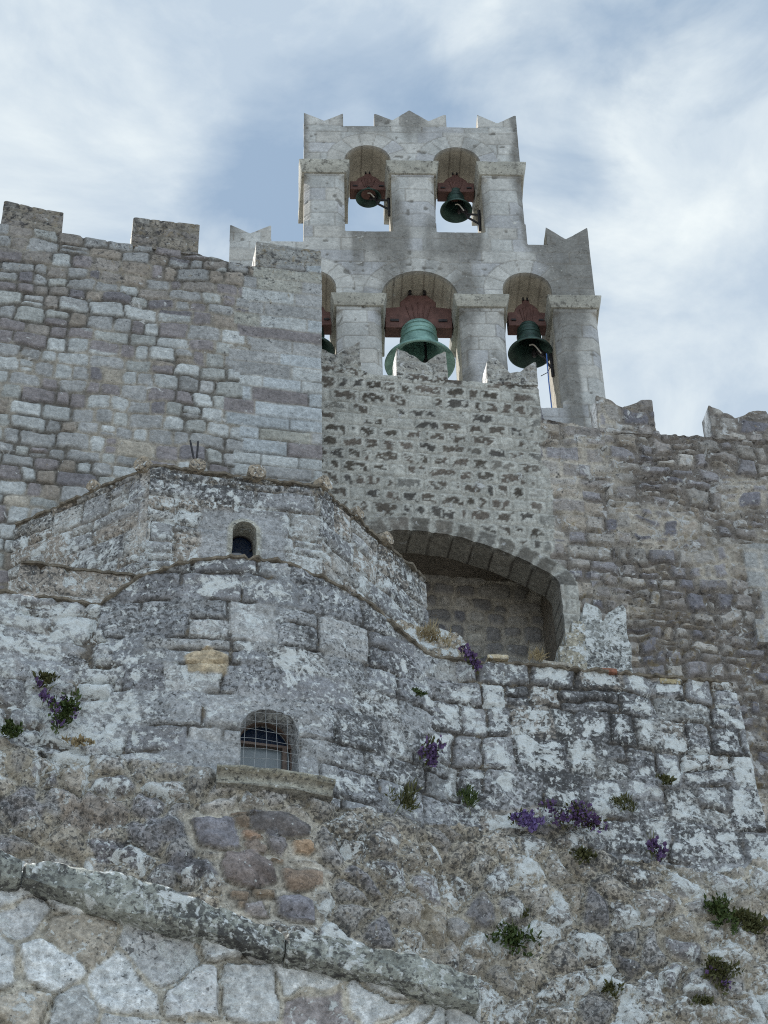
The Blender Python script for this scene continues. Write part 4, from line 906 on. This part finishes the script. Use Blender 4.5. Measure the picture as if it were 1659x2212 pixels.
slab(1053, 1098, 1413, Yf(1075)-.04, .05, .3, 'flat tan stone slab on the wall top right of the purple flowers', A(150, 140, 120), sd=1, tilt=.01)
slab(1172, 1232, 1424, Yf(1200)-.04, .06, .3, 'grey stone slab on the wall top before the stepped merlon', A(128, 124, 116), sd=2, tilt=-.02)
tag(slab(1297, 1332, 1440, Yf(1315)-.06, .055, .2, 'x', A(114, 80, 66), msk=(.05, .1, .1), sd=3, tilt=-.015), 'broken red tile piece on the wall top below the merlon', 'tile').name = 'broken_tile'
slab(1425, 1470, 1463, Yf(1445)-.05, .07, .25, 'rounded mossy stone at the right end of the wall top', A(140, 130, 104), sd=4)

# ------------------------------------------------------------------ FOREGROUND PARAPET with sloping coping
BP = Plane(at_y(600, 2050, 13.), radians(12))
def but_field(u, v):
    n = len(u); sid, d = voro(u, v, .46, .33, 141, .5, .10, 3, 200)
    col = palette(sid, 2, [A(158, 161, 162), A(148, 150, 151), A(138, 140, 140), A(108, 104, 104), A(136, 131, 122)], [4, 3, 2, .8, .6])*(1.0+.2*rnd(sid, 3))[:, None]
    mw = -.028+.075*fbm(u*2.4, v*2.4, 5, 3); j = 1-sst(mw, mw+.016, d); mc = A(144, 140, 130)*(.75+.5*fbm(u*7, v*7, 6, 4))[:, None]
    col = mixc(col, mc, j*.95)
    fac_ = (fbm(u*2.2+rnd(sid, 8)*9, v*2.2, 7, 3)-.5)*.08+(rnd(sid, 9)-.5)*.05
    h = .018*sst(0, .03, d-mw*.7)-.02*(1-sst(.0, .012, np.abs(d-mw-.004)))*sst(.45, .6, fbm(u*2, v*2, 55, 2))+fac_*(1-j)+.05*(fbm(u*9, v*9, 8, 4)-.5)+.02*(fbm(u*24, v*24, 18, 2)-.5)-.01*j
    h = np.clip(h, -.03, .11)
    col = mixc(col, np.tile(A(84, 78, 68), (n, 1)), (1-sst(.0, .012, np.abs(d-mw-.004)))*sst(.45, .6, fbm(u*2, v*2, 55, 2))*.6)
    msk = np.stack([.24+.4*(fbm(u, v, 9, 3)-.5)+.1*(1-j), .12+.25*j+.2*(fbm(u, v, 10)-.5), .16+.6*(fbm(u*1.2, v*1.2, 11, 3)-.5)], 1)
    return dict(h=h, col=col, msk=np.clip(msk, 0, 1))
par = thing('stair_parapet', 'rough pale stone parapet with a sloping rounded coping in the bottom left foreground', 'parapet', BP.at(-1, 0))
ct = [(-60, 1822), (0, 1845), (38, 1875), (70, 1880), (250, 1912), (420, 1960), (610, 2035), (640, 2040), (768, 2065), (928, 2110), (1037, 2150)]
bt_ = BP.poly(ct); ub_ = bt_[-1][0]
vb_ = 6.6
panel('face', [[(bt_[0][0], vb_), (ub_-.02, vb_)]+bt_[::-1]], .016, BP.at, but_field, .5, M_LICH, par, skip=lambda u, v: v < vb_+.04 or u < bt_[0][0]+.04)
prism('face_base', BP, [(bt_[0][0], 0), (ub_, 0), (ub_, vb_), (bt_[0][0], vb_)], -.5, -.004, M_LICH, par, A(120, 116, 108), (.3, .3, .2))
def coping(top, bot, sd):
    T = np.array(BP.off(.10).poly(top)); Bm = np.array(BP.off(.10).poly(bot))
    us = np.arange(T[0][0], T[-1][0], .018); zt_ = np.interp(us, T[:, 0], T[:, 1]); zb_ = np.interp(us, Bm[:, 0], Bm[:, 1])
    prof = [(-.5, .0), (-.5, .9), (-.40, 1.04), (-.2, 1.06), (-.03, 1.05), (.05, 1.02), (.08, .99), (.115, .96), (.135, .9), (.14, .75), (.145, .58), (.15, .42), (.148, .28), (.145, .16), (.135, .08), (.10, .03), (.03, .0), (.0, .0)]
    V = []; n = len(us); m_ = len(prof)
    for i, u in enumerate(us):
        H = zt_[i]-zb_[i]; en = min(1, min(i, n-1-i)/2.+.7)**.5; lump = .035*(fbm(np.array([u*2.2]), np.array([sd*1.]), sd, 4)[0]-.5)
        for k_, (h, z) in enumerate(prof):
            w = .06*(fbm(np.array([u*9.]), np.array([k_*.7]), sd+4, 5)[0]-.5)
            V.append(BP.at(u, zb_[i]+H*(.5+(z-.5)*en)+w+lump*z, (h+w+lump)*(en if h > 0 else 1)))
    F = [[i*m_+k_, i*m_+(k_+1) % m_, (i+1)*m_+(k_+1) % m_, (i+1)*m_+k_] for i in range(n-1) for k_ in range(m_)]
    F = [f[::-1] for f in F]+[list(range(m_)), [(n-1)*m_+k_ for k_ in range(m_-1, -1, -1)]]
    V = np.array(V); t = fbm(V[:, 0]*4+V[:, 1], V[:, 2]*4, sd, 4); zc = (V[:, 2])
    C = A(118, 121, 116)*(.6+.8*t)[:, None]
    return mesh_obj('coping', V, F, M_LICH, par, C, np.clip(np.stack([.33+.5*(t-.5), (.14+.2*t), .45+.7*(fbm(V[:, 0]*3+7, V[:, 2]*3, sd+9, 3)-.5)], 1), 0, 1.1), 50)
coping([(-60, 1815), (0, 1836), (30, 1850), (50, 1866)], [(-60, 1890), (0, 1905), (30, 1908), (50, 1908)], 3)
coping([(52, 1862), (130, 1866), (250, 1890), (420, 1938), (520, 1980), (615, 2010)], [(52, 1910), (130, 1935), (256, 1978), (384, 2010), (500, 2040), (612, 2070)], 5)
coping([(617, 2020), (640, 2013), (768, 2037), (928, 2080), (1037, 2117)], [(617, 2072), (640, 2078), (832, 2120), (1018, 2180), (1037, 2185)], 9)

# ------------------------------------------------------------------ PLANTS
def leaves(c, nrm, R, n, size, up=.3, flat=.6, rs=None, aspect=.45, seed=0):
    """many small leaf faces in tufts growing out of the wall"""
    r = random.Random(seed); V = []; F = []
    t1_ = np.cross(nrm, [0, 0, 1.]); t1_ /= np.linalg.norm(t1_)
    cl = [(r.gauss(0, .45), r.gauss(0, .4), abs(r.gauss(.25, .2))) for _ in range(max(4, n//22))]
    for _ in range(n):
        a, b, q = r.choice(cl); a += r.gauss(0, .16); b += r.gauss(0, .16); q += r.gauss(0, .12)
        p = c+t1_*a*R[0]+np.array([0, 0, 1.])*b*R[1]+nrm*(max(.0, q)*flat*max(R)*.8+.02)
        d = nrm*(.5+r.random())+t1_*r.gauss(0, .8)+np.array([0, 0, 1.])*(up+r.gauss(0, .7)); d /= np.linalg.norm(d)
        w = np.cross(d, [r.gauss(0, 1), r.gauss(0, 1), r.gauss(0, 1)]); w /= np.linalg.norm(w)+1e-9
        L = size*(.5+r.random()); W = L*aspect; b0 = len(V)
        V += [p, p+d*L*.5+w*W*.5, p+d*L, p+d*L*.5-w*W*.5]; F.append([b0, b0+1, b0+2, b0+3])
    return V, F
def surf(x, y):
    s, z = fac(x, y); p = fac_at(s, z, .07); return p, np.array([np.interp(s, S_, NRM[:, 0]), np.interp(s, S_, NRM[:, 1]), 0])
ppm = lambda p: FPX/((p-EYE)@Fv)
def plant(kind, label, x, y, w, h, n=260, leaf=M_LEAF, flower=None, nf=0, size=.06, at=None, seed=0, fsize=.045, aspect=.45, up=.3):
    p, nn = at if at is not None else surf(x, y)
    s = 1/ppm(p); Rr = (w*s*.44, h*s*.44/.8)
    g = thing(kind, label, 'plant', p, {'flower_clump': 'purple wall flowers', 'green_bush': 'green plants on the wall', 'weed_tuft': 'small weeds on the wall'}.get(kind))
    rs_ = random.Random(seed+500); V = []; F = []; t1_ = np.cross(nn, [0, 0, 1.])
    for _ in range(9):
        e_ = p+t1_*rs_.gauss(0, .5)*Rr[0]+np.array([0, 0, rs_.gauss(.1, .6)*Rr[1]])+nn*(.35*max(Rr)*rs_.random()+.03); m_ = (p+e_)/2+np.array([0, 0, .25*Rr[1]*rs_.random()])+nn*.02; w_ = t1_*.005+np.array([0, 0, .003]); b0 = len(V)
        V += [p-nn*.03-w_, p-nn*.03+w_, m_+w_, m_-w_, e_+w_*.5, e_-w_*.5]; F += [[b0, b0+1, b0+2, b0+3], [b0+3, b0+2, b0+4, b0+5]]
    mesh_obj('stem', V, F, M_DRY if leaf is M_DRY else M_LEAFO, g, smooth=0)
    V, F = leaves(p, nn, Rr, n, size, seed=seed, aspect=aspect, up=up); mesh_obj('foliage', V, F, leaf, g, smooth=0)
    if nf:
        V, F = leaves(p+nn*.03, nn, Rr, int(nf*.6), fsize, seed=seed, aspect=.8); mesh_obj('blossom', V, F, flower, g, smooth=0)
pe = at_y(1014, 1432, Yf(1014)-.12); nE_ = np.array([.25, -.97, 0])
plant('flower_clump', 'dim purple flower clump on top of the wall edge below the niche', 1014, 1432, 62, 60, 200, M_LEAFO, M_PURPD, 260, at=(pe, nE_), seed=1, size=.05)
plant('flower_clump', 'tall narrow purple flower clump in the middle of the wall right of the window', 910, 1640, 50, 100, 200, M_LEAFO, M_PURPD, 300, seed=2, size=.05)
plant('flower_clump', 'bright violet flower clump, left of the two side by side', 1132, 1786, 80, 50, 120, M_LEAFO, M_PURP, 420, seed=3, size=.05)
plant('flower_clump', 'large dark purple flower clump right beside the bright violet one', 1245, 1780, 150, 95, 320, M_LEAFO, M_PURPD, 620, seed=4, size=.05)
plant('flower_clump', 'small thin purple sprig near the right edge of the pale wall', 1404, 1850, 44, 80, 140, M_LEAFO, M_PURPD, 160, seed=5, size=.045)
plant('green_bush', 'dark green plant with purple blooms on the far left wall', 135, 1555, 70, 85, 420, M_LEAF, M_PURPD, 90, seed=6, size=.06)
plant('flower_clump', 'sparse purple flower patch just above the far left green plant', 95, 1515, 70, 60, 90, M_LEAFO, M_PURPD, 120, seed=26, size=.04)
plant('weed_tuft', 'olive weed tuft high on the far left wall', 95, 1482, 60, 36, 200, M_LEAFO, seed=7, size=.06)
plant('green_bush', 'small green plant cut by the left picture edge', 22, 1596, 48, 40, 260, M_LEAF, seed=8, size=.055)
plant('weed_tuft', 'brown dry weed below the far left green plant', 165, 1618, 70, 26, 160, M_DRY, seed=9, size=.05)
plant('weed_tuft', 'pale green weed tuft right below the middle purple clump', 860, 1740, 70, 80, 230, M_LEAFO, seed=10, size=.09, aspect=.16, up=1)
plant('weed_tuft', 'grey green grass tuft between middle purple clump and the violet one', 1003, 1740, 50, 44, 200, M_LEAF, seed=11, size=.07, aspect=.2, up=.9)
plant('weed_tuft', 'grassy olive tuft right of the dark purple clump', 1345, 1755, 64, 36, 220, M_LEAFO, seed=12, size=.07, aspect=.18, up=1)
plant('weed_tuft', 'brown weed tuft on the right end of the pale wall', 1430, 1700, 46, 24, 160, M_LEAFO, seed=13, size=.05)
plant('green_bush', 'small green plant on tan mortar below the large purple clump', 1255, 1862, 52, 40, 240, M_LEAFO, seed=14, size=.055)
plant('green_bush', 'round dark green bush right of the coping end', 1098, 2040, 82, 74, 520, M_LEAF, seed=15, size=.06)
plant('weed_tuft', 'little dark weed above the round green bush', 1125, 1985, 38, 28, 130, M_LEAFO, seed=16, size=.045)
plant('green_bush', 'dark green leafy plant, left one of the pair at the right edge', 1548, 1985, 62, 66, 460, M_LEAF, seed=17, size=.06)
plant('green_bush', 'yellowish green bush at the right edge beside a dark leafy plant', 1612, 2005, 84, 62, 480, M_LEAFO, seed=18, size=.06)
plant('green_bush', 'green bush with a few purple blooms low at the right edge', 1545, 2110, 82, 80, 460, M_LEAFO, M_PURPD, 40, seed=19, size=.055)
plant('weed_tuft', 'small olive weed near the bottom right of the rubble', 1315, 2145, 46, 36, 180, M_LEAFO, seed=20, size=.045)
plant('weed_tuft', 'olive weed at the bottom edge of the rubble near the right corner', 1510, 2180, 60, 36, 200, M_LEAFO, seed=21, size=.05)
pd = at_y(930, 1385, 19.75)
plant('weed_tuft', 'dry straw coloured grass on the broken wall stub', 930, 1385, 90, 46, 260, M_DRY, at=(pd, nE_), seed=22, size=.12, aspect=.08, up=1)
pd2 = SP.at(*SP.uv(1150, 1420)); pd2 = at_y(1160, 1424, Yf(1160)-.1)
plant('weed_tuft', 'dry brown grass stalks on the wall top left of the merlon', 1160, 1424, 40, 40, 120, M_DRY, at=(pd2, nE_), seed=23, size=.1, aspect=.08, up=1)
plant('weed_tuft', 'small green weed in a joint under the wall top', 893, 1508, 26, 16, 110, M_LEAF, seed=24, size=.04)

# ------------------------------------------------------------------ GROUND
k = NT('dusty_ground'); co = k.new('ShaderNodeTexCoord').outputs['Object']; k.l(k.mix(k.noise(co, .6, 8), (.15, .15, .145), (.27, .265, .25)), k.bs.inputs['Base Color']); k.bs.inputs['Roughness'].default_value = .95
g = mesh_obj('ground', [(-1500, -1500, 0), (1500, -1500, 0), (1500, 1500, 0), (-1500, 1500, 0)], [[0, 1, 2, 3]], k.m, smooth=0); g['kind'] = 'structure'

# ------------------------------------------------------------------ LIGHT AND SKY
SUN_AZ = np.array([-.84, .54]); SUN_EL = radians(60)
sd_ = np.array([SUN_AZ[0]*cos(SUN_EL), SUN_AZ[1]*cos(SUN_EL), sin(SUN_EL)]); sd_ /= np.linalg.norm(sd_)
sun = bpy.data.lights.new('sun', 'SUN'); sun.energy = 5.0; sun.angle = radians(.8); sun.color = (1, .96, .90)
so = bpy.data.objects.new('sun', sun); COL.objects.link(so); so.rotation_euler = Vector(sd_).to_track_quat('Z', 'Y').to_euler(); so.location = (-30, 40, 60)
W = bpy.data.worlds.new('World'); SC.world = W; W.use_nodes = True; t = W.node_tree; t.nodes.clear()
class WT(NT):
    def __init__(s): s.t = t; s.n = t.nodes
w = WT()
out = w.n.new('ShaderNodeOutputWorld'); bg = w.n.new('ShaderNodeBackground'); w.l(bg.outputs[0], out.inputs[0]); bg.inputs[1].default_value = .075
sky = w.n.new('ShaderNodeTexSky'); sky.sky_type = 'NISHITA'; sky.sun_disc = False; sky.sun_elevation = SUN_EL; sky.sun_rotation = atan2(SUN_AZ[0], SUN_AZ[1]); sky.altitude = 200
gen = w.n.new('ShaderNodeTexCoord').outputs['Generated']
def dirdot(x, y):
    d = ray(x, y); d = d/np.linalg.norm(d)
    vm = w.n.new('ShaderNodeVectorMath'); vm.operation = 'DISTANCE'; w.l(gen, vm.inputs[0]); vm.inputs[1].default_value = tuple(d); return vm.outputs['Value']
mp_ = w.n.new('ShaderNodeMapping'); w.l(gen, mp_.inputs[0]); mp_.inputs['Scale'].default_value = (1., 1., 1.7); mp_.inputs['Rotation'].default_value = (0, radians(35), 0)
n1 = w.noise(mp_.outputs[0], 3.6, 6, .55, .5); n2 = w.noise(mp_.outputs[0], 11.0, 7, .58, .5)
acc = w.math('ADD', w.math('MULTIPLY', n1, .8), w.math('MULTIPLY', n2, .8)); acc = w.math('SUBTRACT', acc, .25)
for x, y, rad, amt in ((130, 120, .16, .46), (240, 330, .09, .24), (80, 420, .11, .34), (480, 40, .10, .26), (1450, 640, .13, .42), (1600, 780, .10, .16), (1000, 20, .08, .12), (1450, 180, .14, -.10), (1250, 120, .08, -.05), (330, 480, .07, -.12),
                       (560, 270, .10, -.30), (480, 420, .08, -.16), (640, 180, .07, -.12), (1000, 130, .05, -.04), (1000, 40, .09, .10), (1250, 330, .07, -.14), (520, 440, .07, -.14), (1480, 900, .05, -.1)):
    q = w.math('MULTIPLY', w.math('SUBTRACT', 1, w.math('DIVIDE', dirdot(x, y), rad), True), amt); acc = w.math('ADD', acc, q)
cm = w.math('MULTIPLY', w.math('SUBTRACT', acc, .39), 3.3, True)
cm = w.math('SMOOTH_MIN', cm, .96); cm.node.inputs[2].default_value = .2
n7 = w.noise(mp_.outputs[0], 8.5, 7, .58, .6); n8 = w.noise(mp_.outputs[0], 2., 4, .5); cl_f = w.math('MULTIPLY_ADD', w.math('ADD', w.math('MULTIPLY', n7, .6), w.math('MULTIPLY', n8, .4)), 5.2, True); cl_f.node.inputs[2].default_value = -2.05
CLOUD = w.mix(cl_f, (4.5, 5.4, 6.5), (7.6, 8.15, 8.4))
blue = w.mix(1., sky.outputs[0], (1.0, 1.0, 1.0), 'MULTIPLY')
blue = w.mix(.7, blue, (3.1, 4.25, 5.6))
c = w.mix(cm, blue, CLOUD)
sx = w.n.new('ShaderNodeSeparateXYZ'); w.l(gen, sx.inputs[0]); bk = w.math('MULTIPLY', w.math('SUBTRACT', w.math('MULTIPLY', sx.outputs[0], .95), w.math('MULTIPLY', sx.outputs[1], 1.35)), 1.0, True)
bk = w.math('MULTIPLY_ADD', bk, 1.0); bk.node.inputs[2].default_value = 1.0   # unseen sky behind and right of the camera brightened, added to fill shaded walls
cb = w.n.new('ShaderNodeCombineColor')
for i, tint in enumerate((1.0, 1., .98)): w.l(w.math('MULTIPLY', bk, tint), cb.inputs[i])
c = w.mix(1., c, cb.outputs[0], 'MULTIPLY')
w.l(c, bg.inputs[0])
SC.view_settings.view_transform = 'Standard'; SC.view_settings.look = 'None'; SC.view_settings.exposure = 0.7; SC.cycles.use_denoising = False; SC.cycles.filter_width = 1.1; SC.view_settings.gamma = 1
